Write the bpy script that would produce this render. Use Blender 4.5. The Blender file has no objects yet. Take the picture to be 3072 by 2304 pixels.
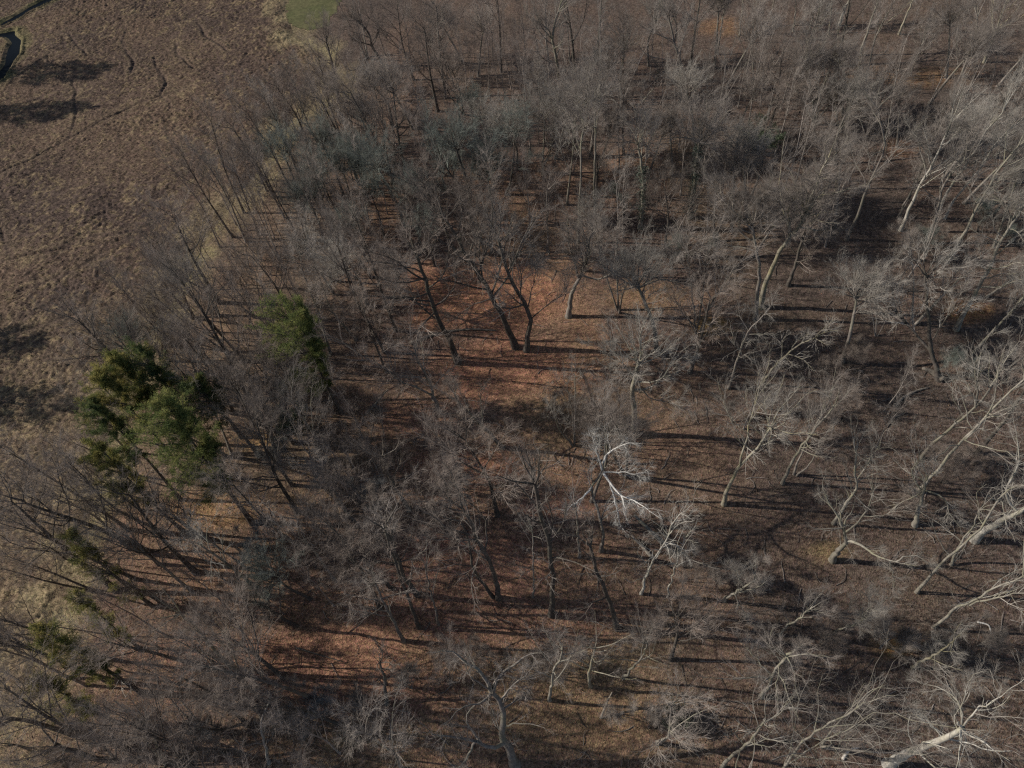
import bpy, math, random
import numpy as np
from mathutils import Matrix, Vector

rng = np.random.default_rng(11)
random.seed(11)
scene = bpy.context.scene
COL = scene.collection

# ------------------------------------------------------------------ camera
# the photograph is looked at in "overview" pixels (2212 x 1659)
OV = 3072.0 / 2212.0
FPX, CX, CY = 2133.0, 1536.0, 1152.0
NX, NY = 1800.0, 2640.0            # where plumb lines meet (straight below the camera)
H = 70.0                           # flying height, metres

_dn = Vector(((NX - CX) / FPX, -(NY - CY) / FPX, -1.0)).normalized()
_view = Vector((0, 0, -1.0))
_zw = -_dn                                             # world up in camera axes
_yw = (_view - _view.dot(_zw) * _zw).normalized()      # horizontal part of the view direction
_xw = _yw.cross(_zw)
C2W = np.array([list(_xw), list(_yw), list(_zw)])      # rows: world axes in camera axes

cam_d = bpy.data.cameras.new('camera')
cam_d.sensor_fit = 'HORIZONTAL'
cam_d.sensor_width = 36.0
cam_d.lens = FPX / 3072.0 * 36.0
cam_d.clip_start, cam_d.clip_end = 0.5, 3000.0
cam = bpy.data.objects.new('camera', cam_d)
COL.objects.link(cam)
_m = Matrix(C2W.tolist()).to_4x4()
_m.translation = (0, 0, H)
cam.matrix_world = _m
scene.camera = cam


def ray(ox, oy):
    d = np.array([(ox * OV - CX) / FPX, -(oy * OV - CY) / FPX, -1.0])
    return C2W @ d


def at(ox, oy, z=0.0):
    """the point at height z that is seen at overview pixel (ox, oy)"""
    d = ray(ox, oy)
    t = (z - H) / d[2]
    return np.array([d[0] * t, d[1] * t, z])


def to_ov(p):
    q = C2W.T @ (np.asarray(p, float) - np.array([0, 0, H]))
    return ((q[0] / -q[2]) * FPX + CX) / OV, ((-q[1] / -q[2]) * FPX + CY) / OV


def to_ov_n(P):
    q = (np.asarray(P, float) - np.array([0, 0, H])) @ C2W
    return ((q[:, 0] / -q[:, 2]) * FPX + CX) / OV, ((-q[:, 1] / -q[:, 2]) * FPX + CY) / OV


# ------------------------------------------------------------------ light
_s = at(1440, 791) - at(1123, 777)
SHADOW = _s[:2] / np.linalg.norm(_s[:2])               # the way shadows fall on the ground
ELEV = math.radians(32)
sun_d = bpy.data.lights.new('sun', 'SUN')
sun_d.energy = 4.4
sun_d.angle = math.radians(0.5)
sun_d.color = (1.0, 0.945, 0.86)
sun = bpy.data.objects.new('sun', sun_d)
COL.objects.link(sun)
_ld = Vector((SHADOW[0] * math.cos(ELEV), SHADOW[1] * math.cos(ELEV), -math.sin(ELEV)))
sun.rotation_euler = _ld.to_track_quat('-Z', 'Y').to_euler()
sun.location = (0, 0, 120)

w = bpy.data.worlds.new('World')
scene.world = w
w.use_nodes = True
nt = w.node_tree
bg = nt.nodes['Background']
sky = nt.nodes.new('ShaderNodeTexSky')
sky.sky_type = 'NISHITA'
sky.sun_disc = False
sky.sun_elevation = ELEV
sky.sun_rotation = math.atan2(-SHADOW[0], -SHADOW[1])
nt.links.new(sky.outputs[0], bg.inputs[0])
bg.inputs[1].default_value = 0.085

scene.view_settings.view_transform = 'Standard'
scene.view_settings.look = 'None'
scene.view_settings.exposure = 0.0
scene.view_settings.gamma = 1.0
scene.cycles.max_bounces = 3
scene.cycles.diffuse_bounces = 2
scene.cycles.glossy_bounces = 1
scene.cycles.transmission_bounces = 0
scene.cycles.use_denoising = False
scene.cycles.filter_width = 1.3
scene.cycles.sample_clamp_direct = 3.0
scene.cycles.sample_clamp_indirect = 1.5
scene.cycles.denoiser = 'OPENIMAGEDENOISE'
scene.cycles.denoising_input_passes = 'RGB_ALBEDO_NORMAL'
scene.cycles.caustics_reflective = False
scene.cycles.caustics_refractive = False


# ------------------------------------------------------------------ noise
_LAT = rng.random((512, 512))


def vnoise(x, y, s=1.0, off=0):
    x = np.asarray(x) / s + 37.7 + off * 13.3
    y = np.asarray(y) / s + 91.1 + off * 7.9
    xi, yi = np.floor(x).astype(int), np.floor(y).astype(int)
    fx, fy = x - xi, y - yi
    fx, fy = fx * fx * (3 - 2 * fx), fy * fy * (3 - 2 * fy)
    a = _LAT[xi % 512, yi % 512]; b = _LAT[(xi + 1) % 512, yi % 512]
    c = _LAT[xi % 512, (yi + 1) % 512]; d = _LAT[(xi + 1) % 512, (yi + 1) % 512]
    return (a * (1 - fx) + b * fx) * (1 - fy) + (c * (1 - fx) + d * fx) * fy


def gz(x, y):
    """height of the forest floor"""
    return 0.5 * (vnoise(x, y, 17, 1) - 0.5) + 0.22 * (vnoise(x, y, 5, 2) - 0.5)


# ------------------------------------------------------------------ materials
def mat(name, rough=0.9):
    m = bpy.data.materials.new(name)
    m.use_nodes = True
    n = m.node_tree
    p = n.nodes['Principled BSDF']
    p.inputs['Roughness'].default_value = rough
    p.inputs['Specular IOR Level'].default_value = 0.15
    return m, n, p


def ramp(n, stops):
    r = n.nodes.new('ShaderNodeValToRGB')
    e = r.color_ramp.elements
    while len(e) < len(stops):
        e.new(0.5)
    for el, (pos, c) in zip(e, stops):
        el.position = pos
        el.color = (*c, 1)
    return r


def bark(name, dark, light, scale=3.0, tint=None, tint_amt=0.0, bump=0.5):
    """rough bark: streaked dark to light, a little different on every tree; lichen patches"""
    m, n, p = mat(name)
    tc = n.nodes.new('ShaderNodeTexCoord')
    mp = n.nodes.new('ShaderNodeMapping')
    mp.inputs['Scale'].default_value = (1, 1, 0.35)
    n.links.new(tc.outputs['Object'], mp.inputs[0])
    no = n.nodes.new('ShaderNodeTexNoise')
    no.inputs['Scale'].default_value = scale
    no.inputs['Detail'].default_value = 5
    no.inputs['Roughness'].default_value = 0.65
    n.links.new(mp.outputs[0], no.inputs['Vector'])
    r = ramp(n, [(0.3, dark), (0.7, light)])
    n.links.new(no.outputs[0], r.inputs[0])
    out = r.outputs[0]
    if tint:
        n2 = n.nodes.new('ShaderNodeTexNoise')
        n2.inputs['Scale'].default_value = 0.55
        n2.inputs['Detail'].default_value = 3
        n.links.new(tc.outputs['Object'], n2.inputs['Vector'])
        r2 = ramp(n, [(0.45, (0, 0, 0)), (0.65, (tint_amt,) * 3)])
        n.links.new(n2.outputs[0], r2.inputs[0])
        mx = n.nodes.new('ShaderNodeMixRGB')
        n.links.new(r2.outputs[0], mx.inputs[0])
        n.links.new(out, mx.inputs[1])
        mx.inputs[2].default_value = (*tint, 1)
        out = mx.outputs[0]
    oi = n.nodes.new('ShaderNodeObjectInfo')
    mr = n.nodes.new('ShaderNodeMapRange')
    mr.inputs[3].default_value = 0.75
    mr.inputs[4].default_value = 1.25
    n.links.new(oi.outputs['Random'], mr.inputs[0])
    hs = n.nodes.new('ShaderNodeHueSaturation')
    n.links.new(mr.outputs[0], hs.inputs['Value'])
    n.links.new(out, hs.inputs['Color'])
    n.links.new(hs.outputs[0], p.inputs['Base Color'])
    if bump:
        b = n.nodes.new('ShaderNodeBump')
        b.inputs['Strength'].default_value = bump
        b.inputs['Distance'].default_value = 0.03
        n.links.new(no.outputs[0], b.inputs['Height'])
        n.links.new(b.outputs[0], p.inputs['Normal'])
    return m


M = {
    'bark_grey': bark('grey_bark', (0.13, 0.11, 0.095), (0.32, 0.28, 0.245), 4, (0.24, 0.25, 0.15), 0.35),
    'bark_dark': bark('dark_bark', (0.06, 0.05, 0.043), (0.17, 0.145, 0.125), 4, (0.14, 0.14, 0.09), 0.25),
    'bark_pale': bark('pale_bark', (0.13, 0.115, 0.095), (0.37, 0.335, 0.28), 3, (0.22, 0.21, 0.12), 0.55),
    'bark_white': bark('white_bark', (0.24, 0.215, 0.18), (0.60, 0.56, 0.49), 2.5, (0.28, 0.26, 0.16), 0.5),
    'bark_chalk': bark('chalk_white_bark', (0.42, 0.39, 0.35), (0.78, 0.75, 0.69), 2.5, bump=0.3),
    'bark_mossy': bark('lichened_bark', (0.18, 0.16, 0.12), (0.42, 0.38, 0.30), 3, (0.36, 0.31, 0.12), 0.45),
    'twig_grey': bark('grey_twigs', (0.245, 0.207, 0.176), (0.385, 0.335, 0.293), 0.8, bump=0),
    'twig_brown': bark('brown_twigs', (0.205, 0.165, 0.137), (0.335, 0.278, 0.236), 0.8, bump=0),
    'twig_pale': bark('pale_twigs', (0.28, 0.25, 0.215), (0.45, 0.41, 0.355), 0.8, bump=0),
    'twig_green': bark('greenish_twigs', (0.175, 0.19, 0.16), (0.29, 0.305, 0.265), 0.8, bump=0),
    'twig_blue': bark('blue_grey_twigs', (0.20, 0.20, 0.195), (0.32, 0.32, 0.315), 0.8, bump=0),
    'dead_wood': bark('dead_wood', (0.13, 0.11, 0.09), (0.36, 0.31, 0.25), 3),
    'dead_pale': bark('bleached_dead_wood', (0.4, 0.36, 0.31), (0.65, 0.6, 0.53), 3),
}


def leafmat(name, stops, scale=0.7, trans=0.25):
    m, n, p = mat(name, 0.65)
    tc = n.nodes.new('ShaderNodeTexCoord')
    no = n.nodes.new('ShaderNodeTexNoise')
    no.inputs['Scale'].default_value = scale
    no.inputs['Detail'].default_value = 4
    n.links.new(tc.outputs['Object'], no.inputs['Vector'])
    r = ramp(n, stops)
    n.links.new(no.outputs[0], r.inputs[0])
    n.links.new(r.outputs[0], p.inputs['Base Color'])
    tr = n.nodes.new('ShaderNodeBsdfTranslucent')
    n.links.new(r.outputs[0], tr.inputs[0])
    mx = n.nodes.new('ShaderNodeMixShader')
    mx.inputs[0].default_value = trans
    n.links.new(p.outputs[0], mx.inputs[1])
    n.links.new(tr.outputs[0], mx.inputs[2])
    n.links.new(mx.outputs[0], n.nodes['Material Output'].inputs[0])
    return m


M['needles'] = leafmat('pine_needles', [(0.3, (0.105, 0.145, 0.05)), (0.5, (0.205, 0.23, 0.075)), (0.72, (0.34, 0.315, 0.11))], trans=0.45)
M['needles_dark'] = leafmat('dark_pine_needles', [(0.3, (0.07, 0.11, 0.05)), (0.5, (0.13, 0.16, 0.06)), (0.68, (0.31, 0.27, 0.085))], trans=0.42)
M['needles_yellow'] = leafmat('yellowish_pine_needles', [(0.3, (0.09, 0.13, 0.045)), (0.46, (0.21, 0.21, 0.065)), (0.64, (0.40, 0.33, 0.11))], trans=0.45)
M['ivy'] = leafmat('ivy_leaves', [(0.3, (0.06, 0.075, 0.06)), (0.7, (0.13, 0.15, 0.115))], 2)
M['evergreen'] = leafmat('evergreen_leaves', [(0.3, (0.075, 0.10, 0.06)), (0.7, (0.14, 0.17, 0.10))], 1.5)
M['evergreen_dark'] = leafmat('dark_evergreen_leaves', [(0.3, (0.05, 0.058, 0.042)), (0.7, (0.10, 0.105, 0.075))], 1.5)


# ------------------------------------------------------------------ mesh helpers
def mesh_np(name, V, F, m, smooth=True, cols=None):
    """V (n,3), F (k,4) or (k,3) arrays -> a mesh"""
    me = bpy.data.meshes.new(name)
    V = np.ascontiguousarray(V, dtype=np.float32)
    F = np.ascontiguousarray(F, dtype=np.int32)
    k, s = F.shape
    me.vertices.add(len(V)); me.vertices.foreach_set('co', V.ravel())
    me.loops.add(k * s); me.loops.foreach_set('vertex_index', F.ravel())
    me.polygons.add(k)
    me.polygons.foreach_set('loop_start', np.arange(0, k * s, s, dtype=np.int32))
    me.polygons.foreach_set('loop_total', np.full(k, s, dtype=np.int32))
    if smooth:
        me.polygons.foreach_set('use_smooth', np.ones(k, dtype=bool))
    if cols is not None:
        a = me.color_attributes.new('tone', 'FLOAT_COLOR', 'POINT')
        c4 = np.ones((len(V), 4), dtype=np.float32)
        c4[:, :3] = cols
        a.data.foreach_set('color', c4.ravel())
    me.update(calc_edges=True)
    me.validate()
    me.materials.append(m)
    return me


def tubes(P, R, sides):
    """P (n,K,3) polylines with radii R (n,K) -> verts, quads"""
    n, K, _ = P.shape
    T = np.empty_like(P)
    T[:, 1:-1] = P[:, 2:] - P[:, :-2]
    T[:, 0] = P[:, 1] - P[:, 0]
    T[:, -1] = P[:, -1] - P[:, -2]
    T /= np.linalg.norm(T, axis=2, keepdims=True) + 1e-9
    ref = np.where(np.abs(T[:, :1, 2:3]) > 0.8, np.array([1.0, 0.13, 0]), np.array([0.11, 0, 1.0]))
    ref = np.repeat(ref, K, axis=1)
    A = np.cross(T, ref); A /= np.linalg.norm(A, axis=2, keepdims=True) + 1e-9
    B = np.cross(T, A)
    th = np.arange(sides) * 2 * math.pi / sides
    V = P[:, :, None, :] + R[:, :, None, None] * (np.cos(th)[None, None, :, None] * A[:, :, None, :] + np.sin(th)[None, None, :, None] * B[:, :, None, :])
    idx = np.arange(n * K * sides).reshape(n, K, sides)
    a = idx[:, :-1, :]; b = np.roll(idx, -1, axis=2)[:, :-1, :]
    d = idx[:, 1:, :]; c = np.roll(idx, -1, axis=2)[:, 1:, :]
    F = np.stack([a, b, c, d], axis=-1).reshape(-1, 4)
    return V.reshape(-1, 3), F


def join(parts):
    Vs, Fs, o = [], [], 0
    for V, F in parts:
        Vs.append(V); Fs.append(F + o); o += len(V)
    return np.concatenate(Vs), np.concatenate(Fs)


def resample(pts, K):
    pts = np.asarray(pts, float)
    if len(pts) > 2:                                   # smooth through the points
        d = np.r_[0, np.cumsum(np.linalg.norm(np.diff(pts, axis=0), axis=1))]
        ts = np.linspace(0, d[-1], K)
        m = np.gradient(pts, d, axis=0)
        i = np.clip(np.searchsorted(d, ts, side='right') - 1, 0, len(d) - 2)
        h = (d[i + 1] - d[i])[:, None]; u = ((ts - d[i]) / (d[i + 1] - d[i]))[:, None]
        return ((2 * u**3 - 3 * u**2 + 1) * pts[i] + (u**3 - 2 * u**2 + u) * h * m[i]
                + (-2 * u**3 + 3 * u**2) * pts[i + 1] + (u**3 - u**2) * h * m[i + 1])
    t = np.linspace(0, 1, K)[:, None]
    return pts[0] * (1 - t) + pts[-1] * t


def unit(a):
    return a / (np.linalg.norm(a, axis=-1, keepdims=True) + 1e-9)


def grow(r, P, R, count, t0, t1, ang, lf, K, up=0.1, wig=0.15, thin=0.6, slim=0.016, tip=0.004, taper_len=0.55, minlen=0.15, first_up=0.0):
    """side branches along every polyline of P"""
    n, KP, _ = P.shape
    i = np.repeat(np.arange(n), count)
    N = len(i)
    base = np.tile(np.arange(count), n)
    t = t0 + (t1 - t0) * (base + r.random(N)) / count
    f = t * (KP - 1)
    k = np.minimum(f.astype(int), KP - 2); u = (f - k)[:, None]
    pos = P[i, k] * (1 - u) + P[i, k + 1] * u
    pr = R[i, k] * (1 - u[:, 0]) + R[i, k + 1] * u[:, 0]
    tan = unit(P[i, k + 1] - P[i, k])
    L0 = np.linalg.norm(np.diff(P, axis=1), axis=2).sum(1)[i]
    L = np.maximum(minlen, L0 * lf * (1 - taper_len * (t - t0) / (t1 - t0 + 1e-6)) * r.uniform(0.65, 1.3, N))
    rnd = unit(r.normal(size=(N, 3)))
    perp = unit(rnd - (rnd * tan).sum(1)[:, None] * tan)
    a = r.normal(ang, 0.16, N)[:, None]
    d = unit(tan * np.cos(a) + perp * np.sin(a) + np.array([0, 0, first_up]))
    Q = np.empty((N, K, 3)); Q[:, 0] = pos
    step = (L / (K - 1))[:, None]
    for j in range(1, K):
        Q[:, j] = Q[:, j - 1] + d * step
        d = unit(d + r.normal(size=(N, 3)) * wig + np.array([0, 0, up]))
    r0 = np.minimum(pr * thin, slim * L + 0.003)
    r0 = np.maximum(r0, tip)
    s = np.linspace(0, 1, K)[None, :]
    RR = r0[:, None] * (1 - s) + np.maximum(tip * 0.7, r0[:, None] * 0.28) * s
    return Q, RR


def tip_of(P, K=None):
    return P


# styles: n limbs, angle, reach, wiggle, upward pull, twig counts
STYLE = {
    #           limbs  t0    ang   lf    wig   up     n2 n3 n4
    'fan':    (13, 0.40, 0.90, 0.46, 0.10, 0.12, 6, 5, 7),
    'slim':   (10, 0.42, 0.60, 0.34, 0.09, 0.10, 5, 5, 6),
    'pole':   (8, 0.58, 0.62, 0.24, 0.10, 0.10, 5, 5, 5),
    'spread': (10, 0.40, 1.02, 0.50, 0.16, 0.07, 6, 5, 7),
    'crook':  (8, 0.38, 0.95, 0.40, 0.20, 0.06, 5, 5, 5),
    'sparse': (7, 0.45, 0.95, 0.36, 0.20, 0.03, 5, 4, 3),
    'thin':   (7, 0.42, 0.55, 0.34, 0.09, 0.12, 4, 4, 5),
}


def sub_branches(r, P, R, st, dens=1.0):
    """everything finer than the limbs P"""
    _, _, ang, lf, wig, up, n2, n3, n4 = STYLE[st]
    n2 = max(2, round(n2 * dens))
    out = []
    w2 = wig * (0.6 if wig < 0.15 else 0.75)
    P2, R2 = grow(r, P, R, n2, 0.22, 1.0, 0.6, 0.5, 5, up, wig, 0.6)
    P3, R3 = grow(r, P2, R2, n3, 0.12, 1.0, 0.55, 0.6, 4, up * 1.3, w2, 0.65, tip=0.0042, minlen=0.4)
    P4, R4 = grow(r, P3, R3, n4, 0.08, 1.0, 0.48, 0.66, 3, up * 1.3, w2, 0.7, tip=0.0036, minlen=0.45)
    P3b, R3b = grow(r, P, R, n2, 0.3, 1.0, 0.7, 0.25, 4, up, w2, 0.5)
    P4b, R4b = grow(r, P3b, R3b, n4, 0.1, 1.0, 0.5, 0.6, 3, up, w2, 0.7, tip=0.0036, minlen=0.45)
    out = [tubes(P2, R2, 4), tubes(P3, R3, 3), tubes(P4, R4, 3), tubes(P3b, R3b, 3), tubes(P4b, R4b, 3)]
    return out


def trunk_radii(K, r0, r1, flare=True):
    s = np.linspace(0, 1, K)
    R = r0 * (1 - s) + r1 * s
    if flare:
        R = R * (1 + 0.55 * np.exp(-s * K * 0.9))
    return R


def build_tree(seed, h, r0, style, lean=(0, 0), stems=1, dens=1.0, path=None, limbs=(), n_limbs=None, cr=1.0, lscale=1.0, dome=0.0):
    """-> (trunk mesh data, [limb mesh data], crown mesh data); all relative to the base.
    path: trunk through given points; limbs: given main limbs (lists of points)"""
    r = np.random.default_rng(seed)
    nl, t0, ang, lf, wig, up, n2, n3, n4 = STYLE[style]
    if dome:
        nl = 4; t0 = 0.72
    if n_limbs is not None:
        nl = n_limbs
    stemP, stemR = [], []
    for s in range(stems):
        if path is not None and s == 0:
            P = resample(path, 14)
            P[1:-1] += r.normal(size=(12, 3)) * 0.05
        else:
            az = r.uniform(0, 6.283); sp = 0.0 if stems == 1 else r.uniform(0.12, 0.4)
            top = np.array([lean[0] + math.cos(az) * sp * h, lean[1] + math.sin(az) * sp * h, h * (r.uniform(0.75, 0.95) if not dome else r.uniform(0.5, 0.6))])
            mid = top * 0.5 + np.array([r.normal(), r.normal(), 0]) * h * 0.02 - np.array([lean[0], lean[1], 0]) * 0.12
            off = np.array([math.cos(az), math.sin(az), 0]) * (0.0 if stems == 1 else r0 * 1.1)
            P = resample([off + [0, 0, -0.3], off + mid * 0.45, mid + off * 0.5, top], 14)
            P[1:] += np.cumsum(r.normal(size=(13, 3)) * wig * 0.25 * h / 20, axis=0) * np.linspace(0.3, 1, 13)[:, None]
        rr = r0 if stems == 1 else r0 * r.uniform(0.55, 0.9)
        stemP.append(P); stemR.append(trunk_radii(14, rr, rr * ((0.28 if not dome else 0.45) if path is None else 0.42)))
    SP, SR = np.array(stemP), np.array(stemR)
    V, F = tubes(SP, SR, 9)
    parts = [(V, F)]
    # limbs grown from the stems
    nn = max(2, nl // stems + (1 if stems > 1 else 0))
    LP, LR = grow(r, SP, SR, nn, t0, 1.0, ang, lf * cr, 8, up, wig, 0.5, 0.016, 0.010, first_up=0.12)
    # the leaders going on from the stem tops
    tipsP, tipsR = [], []
    for P, R in zip(stemP, stemR):
        T = unit(P[-1] - P[-3])
        if dome:
            # limbs radiating from the fork over a half sphere, bending up toward the light
            nd_ = max(7, round(13 * dens / stems))
            for q in range(nd_):
                a_ = 2.39996 * q + r.uniform(-0.3, 0.3)
                pol = math.acos(1 - (q + 0.5) / nd_ * 0.88)
                d = np.array([math.sin(pol) * math.cos(a_), math.sin(pol) * math.sin(a_), math.cos(pol)]) + 0.3 * T
                d = unit(d)
                L = dome * r.uniform(0.8, 1.12) * (1.05 - 0.12 * math.cos(pol))
                pts = [P[-1] - T * r.uniform(0.05, 0.9) * min(1.0, pol)]
                for j in range(7):
                    pts.append(pts[-1] + d * L / 7)
                    d = unit(d + r.normal(size=3) * 0.13 + np.array([0, 0, 0.06]))
                tipsP.append(pts); tipsR.append(np.linspace(min(R[-1] * 0.7, 0.085) * r.uniform(0.6, 1.1), 0.010, 8))
        for q in range((3 if path is None else 4) if not dome else 0):
            L = h * r.uniform(0.16, 0.27) * lscale
            d = unit(T + r.normal(size=3) * 0.5 + np.array([0, 0, 0.15]))
            pts = [P[-1] - T * 0.05]
            for j in range(7):
                pts.append(pts[-1] + d * L / 7)
                d = unit(d + r.normal(size=3) * wig * 0.9 + np.array([0, 0, up]))
            tipsP.append(pts); tipsR.append(np.linspace(min(R[-1] * 0.7, 0.09), 0.010, 8))
    LP = np.concatenate([LP, np.array(tipsP)]); LR = np.concatenate([LR, np.array(tipsR)])
    parts.append(tubes(LP, LR, 5))
    limb_parts = []
    for lm in limbs:
        pts, lr = lm
        P = resample(pts, 8)
        P[1:] += r.normal(size=(7, 3)) * 0.06
        R = np.linspace(lr, max(0.02, lr * 0.3), 8)
        limb_parts.append(tubes(P[None], R[None], 7))
        # twigs of a given limb: its forks
        Q, QR = grow(r, P[None], R[None], 6, 0.35, 1.0, 0.65, 0.5, 8, up, wig * 1.2, 0.6, 0.018, 0.01)
        T = unit(P[-1] - P[-3])
        ext = []
        d = T.copy(); pts2 = [P[-1]]
        for j in range(7):
            pts2.append(pts2[-1] + d * np.linalg.norm(P[-1] - P[0]) * 0.5 / 7)
            d = unit(d + r.normal(size=3) * wig + np.array([0, 0, up]))
        Q = np.concatenate([Q, np.array(pts2)[None]]); QR = np.concatenate([QR, np.linspace(R[-1], 0.01, 8)[None]])
        LP = np.concatenate([LP, Q, P[None]]); LR = np.concatenate([LR, QR, R[None]])
        limb_parts[-1] = join([limb_parts[-1], tubes(Q, QR, 4)])
    crown = sub_branches(r, LP, LR, style, dens)
    return join(parts), limb_parts, join(crown)


def cards(r, C, D, ln, wd, bend=0.0):
    """long thin leaf quads at points C pointing along D"""
    n = len(C)
    side = unit(np.cross(D, unit(r.normal(size=(n, 3)))))
    L = (ln * r.uniform(0.6, 1.3, n))[:, None]; W = (wd * r.uniform(0.7, 1.3, n))[:, None]
    a = C - side * W * 0.5; b = C + side * W * 0.5
    e = C + D * L + np.array([0, 0, -1.0]) * bend * L
    c = e + side * W * 0.25; d = e - side * W * 0.25
    V = np.stack([a, b, c, d], 1).reshape(-1, 3)
    F = np.arange(n * 4).reshape(n, 4)
    return V, F


def build_pine(seed, h, r0, t0, reach, lean=(0, 0), sunny=None, nb=70, path=None, dens=1.0):
    """-> trunk, dead branches, needles"""
    r = np.random.default_rng(seed)
    top = np.array([lean[0], lean[1], h])
    if path is None:
        P = resample([[0, 0, -0.3], top * 0.5 + np.array([r.normal() * .2, r.normal() * .2, 0]), top], 14)
    else:
        P = resample(path, 14)
    R = trunk_radii(14, r0, 0.03)
    tr = [tubes(P[None], R[None], 8)]
    t = np.sort(t0 + (1 - t0) * r.random(nb) ** 0.9)
    f = t * 13; k = np.minimum(f.astype(int), 12); u = (f - k)[:, None]
    pos = P[k] * (1 - u) + P[k + 1] * u
    az = r.uniform(0, 6.283, nb)
    s = (t - t0) / (1 - t0)
    prof = np.minimum(1.0, 0.5 + s * 1.3) * (1 - s ** 4 * 0.7)
    L = reach * prof * r.uniform(0.55, 1.2, nb)
    if sunny is not None:
        L *= 0.72 + 0.5 * (np.cos(az) * sunny[0] + np.sin(az) * sunny[1])
    L = np.maximum(L, 0.3)
    el = r.normal(0.12, 0.12, nb) + s * 0.6
    d = np.stack([np.cos(az) * np.cos(el), np.sin(az) * np.cos(el), np.sin(el)], 1)
    K = 6
    Q = np.empty((nb, K, 3)); Q[:, 0] = pos
    for j in range(1, K):
        Q[:, j] = Q[:, j - 1] + d * (L / (K - 1))[:, None]
        d = unit(d + r.normal(size=(nb, 3)) * 0.10 + np.array([0, 0, 0.05]))
    QR = np.linspace(1, 0.25, K)[None] * (0.012 * L + 0.012)[:, None]
    tr.append(tubes(Q, QR, 4))
    S, SR = grow(r, Q, QR, 9, 0.25, 1.0, 0.75, 0.34, 4, 0.08, 0.12, 0.5, 0.01, 0.006)
    tr.append(tubes(S, SR, 3))
    # needle tufts along and at the ends of the side twigs
    m = max(6, int(30 * dens))
    i = np.repeat(np.arange(len(S)), m)
    tt = r.uniform(0.2, 1.08, len(i)); ff = np.clip(tt, 0, 1) * 3; kk = np.minimum(ff.astype(int), 2); uu = (ff - kk)[:, None]
    C = S[i, kk] * (1 - uu) + S[i, kk + 1] * uu + r.normal(size=(len(i), 3)) * 0.12
    D = unit(unit(S[i, 3] - S[i, 0]) * 0.5 + r.normal(size=(len(i), 3)) * 0.75 + np.array([0, 0, 0.45]))
    needles = cards(r, C, D, 0.26, 0.042)
    # bleached dead branches under the crown
    nd = 9
    td = r.uniform(t0 * 0.45, t0, nd); f = td * 13; k = f.astype(int); u = (f - k)[:, None]
    pd = P[k] * (1 - u) + P[k + 1] * u
    az = r.uniform(0, 6.283, nd)
    d = np.stack([np.cos(az), np.sin(az), r.normal(0.1, 0.2, nd)], 1)
    Dq = np.empty((nd, 5, 3)); Dq[:, 0] = pd
    Ld = r.uniform(0.8, 2.2, nd)
    for j in range(1, 5):
        Dq[:, j] = Dq[:, j - 1] + d * (Ld / 4)[:, None]
        d = unit(d + r.normal(size=(nd, 3)) * 0.25)
    DR = np.linspace(0.028, 0.01, 5)[None].repeat(nd, 0)
    D2, D2R = grow(r, Dq, DR, 3, 0.3, 1, 0.7, 0.45, 4, 0.0, 0.2, 0.6, 0.01, 0.007)
    dead = [join([tubes(Dq[q:q + 1], DR[q:q + 1], 4), tubes(D2[3 * q:3 * q + 3], D2R[3 * q:3 * q + 3], 3)]) for q in range(nd)]
    return join(tr), dead, needles


# ------------------------------------------------------------------ scene bookkeeping
THINGS = []


def link(o, parent=None):
    COL.objects.link(o)
    if parent is not None:
        o.parent = parent
    return o


def empty(name, loc, rz=0.0, sc=1.0, tilt=(0, 0)):
    o = bpy.data.objects.new(name, None)
    o.empty_display_size = 0.3
    o.location = loc
    o.rotation_euler = (tilt[0], tilt[1], rz)
    o.scale = (sc, sc, sc) if not hasattr(sc, '__len__') else sc
    link(o)
    return o


def tag(o, label, cat, group=None):
    o['label'] = label
    o['category'] = cat
    if group:
        o['group'] = group
    return o


def part(name, data, m, parent):
    o = bpy.data.objects.new(name, mesh_np(name, data[0], data[1], m))
    return link(o, parent)


def copy_tree(src, loc, rz, sc, tilt):
    c = src.copy()
    COL.objects.link(c)
    c.location = loc; c.rotation_euler = (tilt[0], tilt[1], rz); c.scale = (sc, sc, sc)
    for ch in list(src.children):
        d = ch.copy(); COL.objects.link(d); d.parent = c
        for g in ch.children:
            e = g.copy(); COL.objects.link(e); e.parent = d
    return c


def structure(name, V, F, m, smooth=True, cols=None, kind='structure'):
    o = bpy.data.objects.new(name, mesh_np(name, V, F, m, smooth, cols))
    o['kind'] = kind
    return link(o)


# ------------------------------------------------------------------ setting
def inside(x, y, poly):
    """point in polygon, arrays"""
    c = np.zeros(x.shape, bool)
    n = len(poly)
    for i in range(n):
        x0, y0 = poly[i]; x1, y1 = poly[(i + 1) % n]
        if y0 == y1:
            continue
        c ^= ((y0 > y) != (y1 > y)) & (x < (x1 - x0) * (y - y0) / (y1 - y0) + x0)
    return c


def dist_line(x, y, pts, closed=False):
    d = np.full(x.shape, 1e9)
    pts = list(pts) + ([pts[0]] if closed else [])
    for (x0, y0), (x1, y1) in zip(pts[:-1], pts[1:]):
        vx, vy = x1 - x0, y1 - y0
        t = np.clip(((x - x0) * vx + (y - y0) * vy) / (vx * vx + vy * vy + 1e-9), 0, 1)
        d = np.minimum(d, np.hypot(x - x0 - t * vx, y - y0 - t * vy))
    return d


def grid(xs, ys):
    X, Y = np.meshgrid(xs, ys, indexing='ij')
    n, m = X.shape
    i = np.arange(n * m).reshape(n, m)
    F = np.stack([i[:-1, :-1], i[1:, :-1], i[1:, 1:], i[:-1, 1:]], -1).reshape(-1, 4)
    return X.ravel(), Y.ravel(), F


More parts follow.
